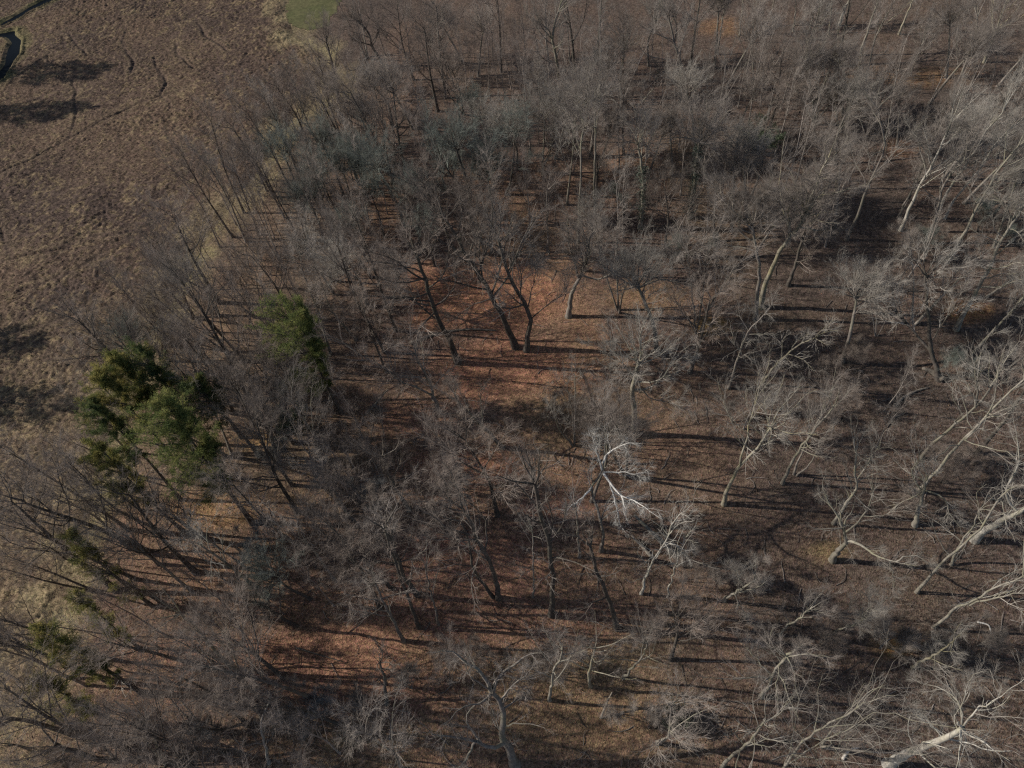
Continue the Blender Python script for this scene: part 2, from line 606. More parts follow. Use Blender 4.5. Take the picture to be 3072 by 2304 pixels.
def tone_mat(name, grain, rough=0.95, bump=0.0, spread=(0.6, 1.4), hue=0.02):
    """vertex-coloured natural ground with a grain of single leaves or stalks"""
    m, n, p = mat(name, rough)
    at_ = n.nodes.new('ShaderNodeAttribute'); at_.attribute_name = 'tone'
    g = n.nodes.new('ShaderNodeNewGeometry')
    vo = n.nodes.new('ShaderNodeTexVoronoi')
    vo.inputs['Scale'].default_value = grain
    n.links.new(g.outputs['Position'], vo.inputs['Vector'])
    sx = n.nodes.new('ShaderNodeSeparateColor')
    n.links.new(vo.outputs['Color'], sx.inputs[0])
    mr = n.nodes.new('ShaderNodeMapRange')
    mr.inputs[3].default_value, mr.inputs[4].default_value = spread
    n.links.new(sx.outputs[0], mr.inputs[0])
    mh = n.nodes.new('ShaderNodeMapRange')
    mh.inputs[3].default_value, mh.inputs[4].default_value = 0.5 - hue, 0.5 + hue
    n.links.new(sx.outputs[1], mh.inputs[0])
    no = n.nodes.new('ShaderNodeTexNoise')
    no.inputs['Scale'].default_value = 1.7
    no.inputs['Detail'].default_value = 6
    n.links.new(g.outputs['Position'], no.inputs['Vector'])
    m2 = n.nodes.new('ShaderNodeMapRange')
    m2.inputs[1].default_value, m2.inputs[2].default_value = 0.3, 0.7
    m2.inputs[3].default_value, m2.inputs[4].default_value = 0.72, 1.28
    n.links.new(no.outputs[0], m2.inputs[0])
    mu = n.nodes.new('ShaderNodeMath'); mu.operation = 'MULTIPLY'
    n.links.new(mr.outputs[0], mu.inputs[0]); n.links.new(m2.outputs[0], mu.inputs[1])
    hs = n.nodes.new('ShaderNodeHueSaturation')
    n.links.new(at_.outputs['Color'], hs.inputs['Color'])
    n.links.new(mu.outputs[0], hs.inputs['Value'])
    n.links.new(mh.outputs[0], hs.inputs['Hue'])
    n.links.new(hs.outputs[0], p.inputs['Base Color'])
    if bump:
        b = n.nodes.new('ShaderNodeBump')
        b.inputs['Strength'].default_value = bump
        b.inputs['Distance'].default_value = 0.06
        n.links.new(vo.outputs['Distance'], b.inputs['Height'])
        n.links.new(b.outputs[0], p.inputs['Normal'])
    return m


def mixc(a, b, t):
    t = np.clip(t, 0, 1)[:, None]
    return np.asarray(a) * (1 - t) + np.asarray(b) * t


# the edge of the wood against the marsh, as seen on the ground
EDGE_OV = [(640, -60), (628, 30), (640, 75), (700, 110), (745, 190), (640, 260), (590, 340), (520, 430), (470, 500), (420, 590),
           (360, 690), (320, 780), (270, 880), (235, 1000), (195, 1150), (150, 1300), (90, 1450), (20, 1590), (-120, 1760)]
EDGE = [tuple(at(*p)[:2]) for p in EDGE_OV]
MARSH = EDGE + [tuple(at(-700, 1500)[:2]), tuple(at(-700, 300)[:2]), tuple(at(-500, -150)[:2])]
STREAMS = [[tuple(at(*p)[:2]) for p in s] for s in (
    [(150, -40), (108, 0), (68, 18), (36, 36), (0, 56), (-60, 60)],
    [(-40, 84), (0, 76), (22, 72), (36, 92), (30, 120), (16, 148), (0, 168), (-30, 190)])]
LAWN = [tuple(at(*p)[:2]) for p in ((632, -60), (622, 0), (607, 34), (626, 60), (660, 66), (700, 58), (722, 36), (740, 0), (770, -60))]
TRAILS = [[tuple(at(*p)[:2]) for p in s] for s in (
    [(-20, 562), (110, 545), (240, 515), (290, 500)], [(4, 465), (10, 500), (22, 548)], [(143, 73), (170, 100), (197, 121)],
    [(423, 56), (450, 80), (482, 112)], [(177, 287), (260, 250), (330, 215), (407, 187)], [(270, 60), (275, 110), (290, 160)],
    [(380, 95), (400, 130), (420, 150)], [(-10, 380), (60, 350), (150, 300), (177, 287)], [(-20, 735), (60, 710), (140, 690), (250, 660)],
    [(-10, 1080), (60, 1068), (120, 1040)], [(200, 690), (215, 740), (222, 770)], [(100, 130), (160, 160), (168, 200), (150, 300)],
    [(40, 640), (150, 600), (230, 560)], [(330, 130), (360, 190), (366, 240)])]
PATHS_PALE = [[tuple(at(*p)[:2]) for p in s] for s in ([(150, 60), (200, 130), (240, 190)], [(520, 60), (470, 150), (440, 250)])]

# forest floor: one sheet out to the horizon
far = np.array([230, 300, 420, 650, 1000, 1600.0])
xs = np.concatenate([-far[::-1], np.arange(-190, 190.1, 0.95), far])
ys = np.concatenate([[-1600, -900, -400, -150, -80], np.arange(-45, 300.1, 0.95), [340, 420, 600, 1000, 1600]])
gx, gy, gf = grid(xs, ys)
d_edge = dist_line(gx, gy, EDGE)
n1, n2, n3 = vnoise(gx, gy, 14, 3), vnoise(gx, gy, 5, 4), vnoise(gx, gy, 2.2, 5)
tone = mixc((0.222, 0.132, 0.083), (0.188, 0.125, 0.086), n2 * 1.6 - 0.3)
tone = mixc(tone, (0.22, 0.148, 0.085), ((n1 - 0.55) * 3.0 + (n3 - 0.5)) * 0.8)
tone = mixc(tone, (0.145, 0.093, 0.068), ((1 - n1) - 0.52) * 3.2 + (n2 - 0.5) * 1.2)
# darker litter further back; to the right, crown shade is put into it too
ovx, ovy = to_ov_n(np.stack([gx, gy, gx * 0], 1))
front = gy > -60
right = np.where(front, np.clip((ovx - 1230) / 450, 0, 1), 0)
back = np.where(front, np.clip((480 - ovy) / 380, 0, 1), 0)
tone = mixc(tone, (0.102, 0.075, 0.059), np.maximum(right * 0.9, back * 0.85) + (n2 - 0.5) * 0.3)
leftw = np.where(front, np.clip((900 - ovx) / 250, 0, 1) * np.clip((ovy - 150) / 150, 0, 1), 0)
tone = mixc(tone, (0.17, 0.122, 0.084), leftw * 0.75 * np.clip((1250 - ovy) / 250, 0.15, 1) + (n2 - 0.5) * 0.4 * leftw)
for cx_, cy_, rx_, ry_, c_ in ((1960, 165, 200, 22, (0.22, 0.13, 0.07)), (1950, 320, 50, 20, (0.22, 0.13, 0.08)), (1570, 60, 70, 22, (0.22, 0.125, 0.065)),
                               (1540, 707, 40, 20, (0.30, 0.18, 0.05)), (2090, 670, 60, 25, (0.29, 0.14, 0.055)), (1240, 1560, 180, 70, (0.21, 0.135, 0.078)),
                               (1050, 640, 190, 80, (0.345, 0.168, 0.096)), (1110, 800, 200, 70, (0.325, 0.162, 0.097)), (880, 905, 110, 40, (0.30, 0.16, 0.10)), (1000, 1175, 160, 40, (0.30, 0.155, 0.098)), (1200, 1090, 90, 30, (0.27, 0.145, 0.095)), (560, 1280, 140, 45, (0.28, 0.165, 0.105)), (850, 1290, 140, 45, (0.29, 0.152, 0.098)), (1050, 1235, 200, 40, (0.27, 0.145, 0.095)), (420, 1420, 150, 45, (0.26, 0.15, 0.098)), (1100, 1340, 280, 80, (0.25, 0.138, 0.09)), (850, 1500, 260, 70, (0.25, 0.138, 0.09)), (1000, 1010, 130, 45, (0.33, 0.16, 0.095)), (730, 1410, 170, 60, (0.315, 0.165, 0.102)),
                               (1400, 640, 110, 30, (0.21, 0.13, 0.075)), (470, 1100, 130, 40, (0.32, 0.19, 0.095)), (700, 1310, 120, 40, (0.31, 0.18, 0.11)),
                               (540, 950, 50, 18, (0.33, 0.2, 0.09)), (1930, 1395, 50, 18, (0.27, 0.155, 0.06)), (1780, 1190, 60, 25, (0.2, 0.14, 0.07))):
    e = ((ovx - cx_) / rx_) ** 2 + ((ovy - cy_) / ry_) ** 2  # leaf patches; in the clearing and lit spots the tone is brightened for sunlight
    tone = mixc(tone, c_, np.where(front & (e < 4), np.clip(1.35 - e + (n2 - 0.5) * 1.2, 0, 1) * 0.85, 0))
tone = mixc(tone, (0.25, 0.20, 0.105), np.where(d_edge < 4.5, (1 - d_edge / 4.5) * 0.8 + (n3 - 0.5), 0))
gh = gz(gx, gy)
gh = np.where((np.abs(gx) > 195) | (gy > 305) | (gy < -50), 0, gh)
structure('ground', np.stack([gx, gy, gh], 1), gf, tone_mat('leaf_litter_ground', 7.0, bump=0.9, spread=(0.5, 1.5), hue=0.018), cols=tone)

# marsh: matted sedge in tussocks, trodden trails, banks of the stream
mp_ = np.array(MARSH)
x0, x1, y0, y1 = -150, mp_[:, 0].max(), max(-40, mp_[:, 1].min()), min(mp_[:, 1].max(), 215)
sp = 0.2
mx, my, mf = grid(np.arange(x0, x1, sp), np.arange(y0, y1, sp))
vox, voy = to_ov_n(np.stack([mx, my, mx * 0], 1))
keep = inside(mx, my, MARSH) & (vox > -420) & (voy > -60) & (voy < 1800)
fk = keep[mf].all(1)
mf = mf[fk]
used = np.unique(mf)
remap = np.zeros(len(mx), int); remap[used] = np.arange(len(used))
mf = remap[mf]; mx, my = mx[used], my[used]
de = dist_line(mx, my, EDGE)
wx = mx + 1.3 * (vnoise(mx, my, 1.7, 11) - 0.5); wy = my + 1.3 * (vnoise(mx, my, 1.7, 12) - 0.5)
t1 = np.abs(vnoise(wx, wy, 1.15, 13) * 2 - 1) ** 0.7
t2 = np.abs(vnoise(wx, wy, 0.55, 14) * 2 - 1) ** 0.7
t3 = vnoise(mx, my, 0.29, 15)
rough = 0.55 + 0.9 * vnoise(mx, my, 9, 23)
hm = 0.14 + rough * (0.13 * t1 + 0.15 * t2 + 0.20 * t3) + 0.45 * (vnoise(mx, my, 6, 16) - 0.5)
tr = np.full(mx.shape, 1e9)
trx, try_ = mx + 2.0 * (vnoise(mx, my, 4.5, 24) - 0.5), my + 2.0 * (vnoise(mx, my, 4.5, 25) - 0.5)
for t_ in TRAILS:
    tr = np.minimum(tr, dist_line(trx, try_, t_))
hm -= 0.30 * np.exp(-(tr / 0.24) ** 2) * np.clip(vnoise(mx, my, 4, 19) * 1.4, 0.3, 1)
ds = np.minimum(dist_line(mx, my, STREAMS[0]), dist_line(mx, my, STREAMS[1])) + 1.0 * (vnoise(mx, my, 3, 18) - 0.5)
hm = np.where(ds < 0.8, -0.12, np.where(ds < 1.9, -0.12 + (ds - 0.8) / 1.1 * (hm + 0.4), hm))
hm = hm * np.clip(de / 2.5, 0, 1) - 0.15 * (1 - np.clip(de / 2.0, 0, 1))
q1, q2 = vnoise(mx, my, 11, 20), vnoise(mx, my, 3, 21)
q3 = vnoise(wx, wy, 0.5, 22)
mc = mixc((0.135, 0.09, 0.062), (0.092, 0.063, 0.049), q1 * 1.8 - 0.4)
mc = mixc(mc, (0.205, 0.148, 0.087), (q3 - 0.57) * 2.8 + (t3 - 0.5) * 0.9 + (q2 - 0.5) * 0.8)
mc = mixc(mc, (0.075, 0.052, 0.04), 0.55 * np.exp(-(tr / 0.4) ** 2))
mc = mixc(mc, (0.19, 0.14, 0.085), 0.3 * np.exp(-((tr - 0.9) / 0.4) ** 2))
_, mvy = to_ov_n(np.stack([mx, my, mx * 0], 1))
mc = mixc(mc, (0.29, 0.215, 0.12), np.clip((mvy - 620) / 500, 0, 0.5) * (0.2 + q3 + 0.6 * (t3 - 0.5)))
mc = mixc(mc, (0.285, 0.222, 0.125), np.where(de < 6, (1 - de / 6) * 0.8 + (q2 - 0.5) * 1.4, 0))
mc = mixc(mc, (0.15, 0.13, 0.06), np.where(ds < 3.6, (1 - ds / 3.6) * 1.0 + (q2 - 0.5), 0))
structure('marsh', np.stack([mx, my, hm + gz(mx, my)], 1), mf, tone_mat('sedge_ground', 5.5, bump=0.5, spread=(0.6, 1.4), hue=0.012), cols=mc)

# dead sedge stalks standing on the marsh: uncountable
nb = 230000
k = rng.integers(0, len(mx), nb)
ok = (ds[k] > 1.5) & (de[k] > -1) & (tr[k] > 0.35)
k = k[ok]
C = np.stack([mx[k] + rng.uniform(-.14, .14, len(k)), my[k] + rng.uniform(-.14, .14, len(k)), (hm + gz(mx, my))[k] - 0.03], 1)
laydir = 6.28 * vnoise(C[:, 0], C[:, 1], 2.0, 30)
D = unit(np.stack([np.cos(laydir) * 0.8, np.sin(laydir) * 0.8, np.full(len(k), 0.7)], 1) + rng.normal(size=(len(k), 3)) * 0.4)
D[:, 2] = np.abs(D[:, 2])
V, F = cards(rng, C, D, 0.42, 0.05, bend=0.3)
bc = mc[k] * rng.uniform(0.6, 1.12, len(k))[:, None] * np.array([1.08, 1.06, 1.0])
structure('sedge', V, F, tone_mat('sedge_stalks', 2.0, spread=(0.9, 1.1), hue=0.0), smooth=False, cols=np.repeat(bc, 4, 0), kind='stuff')

# fallen leaves lying on the forest floor: uncountable
nl = 130000
ly = -10 + 175 * rng.random(nl) ** 1.35
lx = (rng.random(nl) - 0.5) * (110 + ly * 2.0)
ok = ~inside(lx, ly, MARSH) & ~inside(lx, ly, LAWN)
lx, ly = lx[ok], ly[ok]
C = np.stack([lx, ly, gz(lx, ly) + 0.02], 1)
D = unit(rng.normal(size=(len(lx), 3)) * np.array([1, 1, 0.35]))
D[:, 2] = np.abs(D[:, 2])
V, F = cards(rng, C, D, 0.12, 0.10)
pal = np.array([(0.36, 0.19, 0.10), (0.25, 0.13, 0.075), (0.42, 0.27, 0.15), (0.19, 0.11, 0.075), (0.34, 0.155, 0.08)])
lc = pal[rng.integers(0, 5, len(lx))] * rng.uniform(0.6, 1.15, len(lx))[:, None]
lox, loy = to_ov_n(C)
lc *= (0.9 - 0.45 * np.maximum(np.clip((lox - 1230) / 450, 0, 1), np.clip((480 - loy) / 380, 0, 1)))[:, None]  # leaves darker further back, and to the right with crown shade in their colour
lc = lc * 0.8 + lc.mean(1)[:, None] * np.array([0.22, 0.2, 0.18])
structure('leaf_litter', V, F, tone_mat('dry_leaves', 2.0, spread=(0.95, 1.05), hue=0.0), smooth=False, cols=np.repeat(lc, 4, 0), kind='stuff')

# stream: dark still water
m, n, p = mat('stream_water', 0.25)
p.inputs['Base Color'].default_value = (0.006, 0.008, 0.011, 1)
p.inputs['Specular IOR Level'].default_value = 0.03
p.inputs['IOR'].default_value = 1.2
no = n.nodes.new('ShaderNodeTexNoise'); no.inputs['Scale'].default_value = 1.2; no.inputs['Detail'].default_value = 3
b = n.nodes.new('ShaderNodeBump'); b.inputs['Strength'].default_value = 0.15
n.links.new(no.outputs[0], b.inputs['Height']); n.links.new(b.outputs[0], p.inputs['Normal'])
WV, WF = [], []
for s in STREAMS:
    P = resample([(a, b_, 0) for a, b_ in s], 40)
    T = unit(np.gradient(P, axis=0)); N_ = np.stack([-T[:, 1], T[:, 0], T[:, 2]], 1)
    o = sum(len(v) for v in WV)
    vv = np.stack([P - N_ * 2.2, P + N_ * 2.2], 1).reshape(-1, 3)
    vv[:, 2] = gz(vv[:, 0], vv[:, 1]) + 0.03 + 0.012 * len(WV)
    WV.append(vv)
    i = np.arange(39) * 2 + o
    WF.append(np.stack([i, i + 2, i + 3, i + 1], 1))
structure('water', np.concatenate(WV), np.concatenate(WF), m)

# mown lawn beyond the marsh edge
lx_, ly_, lf_ = grid(np.arange(min(p[0] for p in LAWN), max(p[0] for p in LAWN), 0.5), np.arange(min(p[1] for p in LAWN), min(230, max(p[1] for p in LAWN)), 0.5))
kp = inside(lx_ + 3.0 * (vnoise(lx_, ly_, 2, 40) - .5), ly_ + 3.0 * (vnoise(lx_, ly_, 2, 41) - .5), LAWN)
lf_ = lf_[kp[lf_].all(1)]
u_ = np.unique(lf_); rm = np.zeros(len(lx_), int); rm[u_] = np.arange(len(u_)); lf_ = rm[lf_]; lx_, ly_ = lx_[u_], ly_[u_]
lc_ = mixc((0.085, 0.09, 0.036), (0.13, 0.118, 0.056), vnoise(lx_, ly_, 4, 42) * 0.9 + vnoise(lx_, ly_, 1.3, 43) * 0.7 - 0.3)
structure('lawn', np.stack([lx_, ly_, gz(lx_, ly_) + 0.05], 1), lf_, tone_mat('lawn_grass', 8.0, bump=0.3, spread=(0.85, 1.15), hue=0.01), cols=lc_)

# ------------------------------------------------------------------ trees
LANDMARKS = []      # (x, y, phrase) in overview pixels, to tell the filling trees apart
TAKEN = []          # (x, y, radius) on the ground


def ground(p):
    """where overview pixel p meets the forest floor"""
    z = 0.0
    for _ in range(3):
        q = at(p[0], p[1], z)
        z = float(gz(np.array([q[0]]), np.array([q[1]]))[0])
    return np.array([q[0], q[1], z])


def lift(base, p):
    """a pixel of a tree standing at base: on the upright plane through it facing the camera, or at a given height"""
    if len(p) == 3:
        q = at(p[0], p[1], p[2] + base[2])
        return q - base
    n = np.array([base[0], base[1]]); n /= np.linalg.norm(n)
    d = ray(p[0], p[1])
    t = (base[0] * n[0] + base[1] * n[1]) / (d[0] * n[0] + d[1] * n[1])
    return np.array([d[0] * t, d[1] * t, H + d[2] * t]) - base


_seed = [100]


def hero(name, label, short, path, r0, style, bark_m, twig_m, limbs=(), h=None, stems=1, dens=1.0, cr=1.0, n_limbs=None, cat='tree', ivy=None, ls=1.0, group=None, dome=0.0, trunk_m=None):
    """a tree placed by its own trunk line and main limbs"""
    _seed[0] += 1
    b = ground(path[0])
    o = empty(name, b)
    P = [lift(b, p) for p in path[1:]]
    P = [np.array([0, 0, -0.3]) if len(P) > 0 else 0] + P
    P = [p if isinstance(p, np.ndarray) else np.zeros(3) for p in P]
    if b[1] < 40:
        dens *= 0.5
        cr *= 0.88
        if b[0] > 12:
            r0 *= 0.82
            limbs = [(l[0], l[1] * 0.75) for l in limbs]
        if b[1] < 30 and n_limbs is None:
            n_limbs = 6 if b[0] > 12 else 8
    elif style in ('fan', 'spread') and b[1] > 62:
        cr *= 1.2
    hh = h or max(8.0, P[-1][2] * 1.7)
    lm = [([lift(b, q) for q in l[0]], l[1]) for l in limbs]
    t, ls_, c = build_tree(_seed[0], hh, r0, style, stems=stems, dens=dens, path=P, limbs=lm, cr=cr, n_limbs=n_limbs, lscale=ls, dome=dome)
    part('trunk', t, M[trunk_m or bark_m], o)
    for l in ls_:
        part('limb', l, M[bark_m], o)
    part('crown', c, M[twig_m], o)
    if ivy:
        r = np.random.default_rng(_seed[0])
        Q = resample(P, 14)
        n = 1500
        s = r.uniform(ivy[0], ivy[1], n) * 13; k = np.minimum(s.astype(int), 12); u = (s - k)[:, None]
        C = Q[k] * (1 - u) + Q[k + 1] * u
        dd = unit(r.normal(size=(n, 3)))
        C = C + dd * (r0 * 0.8 + r.random(n)[:, None] ** 2 * ivy[2])
        part('ivy', cards(r, C, unit(dd + r.normal(size=(n, 3)) * 0.6), 0.16, 0.15), M['ivy'], o)
    tag(o, label, cat, group)
    TAKEN.append((b[0], b[1], 2.6))
    mid = P[-1] + b
    mx_, my_ = to_ov(mid)
    LANDMARKS.append((mx_, my_, short))
    return o


# --- the trees around the sunlit clearing
hero('bare_tree', 'dark oak leaning left at the near edge of the orange clearing, casting one long shadow', 'leaning clearing oak',
     [(990, 782), (972, 740), (953, 700), (930, 645), (918, 600), (895, 540)], 0.36, 'spread', 'bark_dark', 'twig_brown',
     limbs=[([(926, 660), (905, 655), (880, 645), (850, 620)], 0.11), ([(917, 605), (890, 590), (850, 560), (810, 545)], 0.12)], h=19)
hero('bare_tree', 'tall dark forked oak, left one of the close pair in the orange clearing', 'left clearing twin',
     [(1114, 750), (1095, 705), (1066, 650), (1047, 612), (1025, 580), (990, 520), (960, 470)], 0.36, 'fan', 'bark_dark', 'twig_brown',
     limbs=[([(1058, 635), (1040, 590), (1035, 540), (1045, 490)], 0.13), ([(1060, 645), (1020, 660), (980, 690), (955, 705)], 0.07)], h=20)
hero('bare_tree', 'dark oak with kinked trunk, right one of the close pair in the orange clearing', 'right clearing twin',
     [(1136, 757), (1141, 720), (1146, 690), (1132, 655), (1112, 620), (1092, 575), (1075, 510)], 0.31, 'fan', 'bark_dark', 'twig_grey',
     limbs=[([(1146, 690), (1180, 660), (1210, 640), (1230, 600)], 0.08), ([(1140, 665), (1150, 620), (1160, 570)], 0.08)], h=19)
hero('bare_tree', 'grey oak with pale trunk and wide crown at the upper right of the clearing', 'pale clearing oak',
     [(1227, 684), (1232, 650), (1242, 618), (1254, 594), (1262, 570)], 0.34, 'spread', 'bark_grey', 'twig_grey',
     limbs=[([(1250, 602), (1240, 565), (1230, 530), (1225, 490)], 0.15), ([(1256, 594), (1290, 603), (1330, 588), (1375, 565)], 0.13),
            ([(1256, 590), (1270, 560), (1275, 520), (1290, 480)], 0.14)], dome=5.0, h=19)
hero('bare_tree', 'pale grey spreading tree with upright trunk just right of the orange clearing', 'pale spreading tree',
     [(1372, 938), (1370, 900), (1369, 870), (1367, 845), (1372, 815), (1380, 780)], 0.46, 'spread', 'bark_pale', 'twig_pale',
     limbs=[([(1367, 842), (1395, 843), (1425, 820), (1446, 795), (1465, 770)], 0.17), ([(1370, 820), (1350, 790), (1325, 775), (1300, 760)], 0.12),
            ([(1378, 790), (1383, 755), (1380, 725), (1395, 690)], 0.13), ([(1385, 838), (1415, 865), (1450, 868), (1480, 885)], 0.09)], dome=5.8, h=16, dens=1.5)
hero('birch_tree', 'white barked tree with drooping bare limbs below the pale spreading tree', 'white drooping tree',
     [(1298, 1190), (1297, 1120), (1278, 1052, 9.0), (1300, 1022, 10.5), (1305, 985, 11.5)], 0.19, 'sparse', 'bark_chalk', 'bark_chalk', trunk_m='bark_grey',
     limbs=[([(1302, 1000, 11), (1310, 982, 12), (1332, 966, 13), (1350, 958, 14)], 0.12), ([(1304, 1023, 10.5), (1318, 1045, 10.5), (1345, 1070, 10.5), (1385, 1090, 11)], 0.12),
            ([(1278, 1052, 9.2), (1262, 1072, 9), (1245, 1086, 9), (1229, 1098, 8.5)], 0.11), ([(1300, 1015, 10.8), (1290, 980, 12), (1284, 945, 13.5)], 0.10),
            ([(1310, 1030, 10.5), (1322, 1060, 9.5), (1330, 1090, 9.0), (1337, 1115, 8.5)], 0.09), ([(1303, 1020, 10.5), (1340, 1020, 11), (1380, 1025, 11.5)], 0.08)], h=14, dens=1.7)
hero('birch_tree', 'small white forked tree leaning right of the white drooping tree', 'small white forked tree',
     [(1384, 1282), (1398, 1240), (1412, 1208), (1430, 1180), (1445, 1155)], 0.13, 'sparse', 'bark_white', 'twig_pale',
     limbs=[([(1432, 1178), (1450, 1172), (1470, 1190), (1482, 1200)], 0.07), ([(1445, 1155), (1460, 1120), (1490, 1095)], 0.07)], h=12)
hero('birch_tree', 'thin white sapling tree leaning right beside the small white forked tree', 'thin white sapling',
     [(1440, 1290), (1452, 1245), (1466, 1200), (1480, 1160)], 0.08, 'sparse', 'bark_white', 'twig_pale', h=9, dens=0.8)
hero('bare_tree', 'tree with yellow lichened trunk forking low into two stems, long shadow to the right', 'yellow trunk fork',
     [(1563, 1090), (1571, 1060), (1582, 1035), (1599, 1006), (1620, 985), (1645, 955), (1668, 920)], 0.25, 'fan', 'bark_mossy', 'twig_pale',
     limbs=[([(1598, 1008), (1607, 970), (1615, 925), (1630, 880), (1640, 845)], 0.15)], dens=1.35, dome=4.6, h=16)
hero('bare_tree', 'broad tree with yellowish curved trunk and long right limb, above the pale spreading tree', 'curved yellow trunk tree',
     [(1642, 664), (1650, 625), (1665, 585), (1688, 540), (1712, 505), (1726, 488), (1740, 460)], 0.34, 'spread', 'bark_mossy', 'twig_grey',
     limbs=[([(1705, 515), (1707, 480), (1705, 450), (1720, 420)], 0.14), ([(1726, 490), (1757, 495), (1785, 500), (1800, 490)], 0.10),
            ([(1738, 465), (1760, 430), (1800, 415), (1850, 405)], 0.16), ([(1738, 465), (1755, 420), (1775, 370), (1800, 320)], 0.14)], dens=1.35, dome=5.5, h=20, cr=1.15)
hero('bare_tree', 'grey tree with upright trunk just left of the curved yellow trunk tree', 'upright grey neighbour',
     [(1632, 690), (1636, 640), (1641, 580), (1632, 530), (1622, 480)], 0.27, 'spread', 'bark_grey', 'twig_grey',
     limbs=[([(1628, 500), (1600, 470), (1570, 440), (1545, 410)], 0.12), ([(1625, 490), (1640, 440), (1660, 400)], 0.12)], dens=1.35, dome=5.0, h=19)
hero('bare_tree', 'dark tree with straight leaning trunk just right of the curved yellow trunk tree', 'dark straight neighbour',
     [(1703, 617), (1715, 580), (1725, 548), (1735, 510), (1746, 470)], 0.24, 'fan', 'bark_dark', 'twig_brown', h=19)
hero('bare_tree', 'vase shaped cluster of thin stems above the yellow patch right of the clearing', 'vase shaped cluster',
     [(1503, 720), (1500, 680), (1495, 640), (1490, 590), (1480, 540)], 0.13, 'slim', 'bark_grey', 'twig_grey',
     limbs=[([(1503, 716), (1512, 680), (1519, 630), (1523, 560), (1535, 510)], 0.12), ([(1512, 715), (1530, 670), (1552, 630), (1580, 590), (1605, 560)], 0.13),
            ([(1500, 715), (1485, 690), (1465, 660), (1450, 620)], 0.09)], dome=4.2, h=15)
hero('bare_tree', 'dark multi stemmed tree with splayed limbs standing on a mound at the right', 'splayed dark tree',
     [(2030, 822), (2022, 790), (2012, 762), (2010, 745), (2006, 690), (2000, 640), (2000, 590)], 0.33, 'spread', 'bark_dark', 'twig_pale',
     limbs=[([(2010, 758), (1990, 735), (1960, 700), (1925, 665), (1895, 640)], 0.20), ([(1985, 728), (1950, 690), (1930, 650), (1925, 600)], 0.12),
            ([(2010, 740), (2035, 700), (2055, 670), (2075, 640)], 0.11)], dens=1.35, dome=4.6, h=17)
hero('bare_tree', 'thin leaning tree between the pale spreading tree and the splayed dark tree', 'thin leaning tree',
     [(1572, 838), (1590, 790), (1606, 740), (1625, 705), (1650, 680)], 0.14, 'sparse', 'bark_grey', 'twig_pale', h=13)
hero('bare_tree', 'slender tree leaning up right with pale upper limbs, beside the thin leaning tree', 'slender pale topped tree',
     [(1648, 830), (1670, 795), (1700, 765), (1725, 745), (1760, 730)], 0.15, 'sparse', 'bark_mossy', 'twig_pale', h=14)
hero('bare_tree', 'grey slanting tree in the dark shade left of the splayed dark tree', 'shaded slanting tree',
     [(1690, 1045), (1715, 990), (1745, 950), (1775, 910), (1800, 880)], 0.2, 'fan', 'bark_pale', 'twig_grey', h=16)
hero('bare_tree', 'leaning pole tree in shade below the shaded slanting tree', 'shaded pole tree',
     [(1715, 1025), (1740, 960), (1758, 925), (1780, 890), (1795, 850)], 0.13, 'slim', 'bark_grey', 'twig_brown', h=15)
hero('bare_tree', 'thin slanting tree with two thin stems right of the yellow lichened fork tree', 'two stem slanting tree',
     [(1720, 1180 - 152), (1752, 1000), (1775, 950), (1800, 915)], 0.11, 'slim', 'bark_grey', 'twig_grey', h=13)

# --- right side: big pale trunks leaning to the right
hero('bare_tree', 'thick pale tree with forking limbs at the right edge, left one of the crossing pair', 'left crossing pale tree',
     [(1990, 990), (2024, 950), (2070, 912), (2105, 882), (2141, 836)], 0.21, 'crook', 'bark_pale', 'twig_pale',
     limbs=[([(2107, 880), (2113, 850), (2105, 800), (2120, 760)], 0.13), ([(2107, 880), (2095, 840), (2075, 815), (2065, 800)], 0.11),
            ([(2138, 838), (2160, 800), (2185, 760)], 0.12)], h=20)
hero('bare_tree', 'pale tree with long slanting fork at the right edge, right one of the crossing pair', 'right crossing pale tree',
     [(1985, 1060), (2030, 1010), (2060, 970), (2125, 905), (2165, 862), (2212, 820)], 0.19, 'crook', 'bark_pale', 'twig_pale',
     limbs=[([(2085, 950), (2118, 918), (2145, 870), (2155, 820)], 0.13), ([(2125, 905), (2165, 895), (2200, 870)], 0.10)], h=22)
hero('bare_tree', 'dense twiggy pale tree seen from above with short trunk under the crossing pale pair', 'dense twiggy pale tree',
     [(1978, 1135), (1985, 1095), (1995, 1058), (1998, 1040)], 0.30, 'crook', 'bark_pale', 'twig_pale',
     limbs=[([(1993, 1062), (1970, 1020), (1985, 985), (1980, 960)], 0.12), ([(1995, 1058), (2030, 1070), (2050, 1100), (2065, 1130)], 0.11),
            ([(1995, 1058), (1960, 1080), (1930, 1095), (1905, 1120)], 0.11)], h=15, dens=1.0)
hero('bare_tree', 'thick blotchy white trunk at the right edge with a limb curving upward', 'thick blotchy trunk',
     [(2105, 1166), (2120, 1152), (2155, 1130), (2195, 1110, 9), (2230, 1090, 11)], 0.44, 'crook', 'bark_white', 'twig_pale',
     limbs=[([(2198, 1106, 9.3), (2176, 1080, 10), (2178, 1050, 12), (2200, 1000, 14), (2196, 945, 16)], 0.16)], h=20)
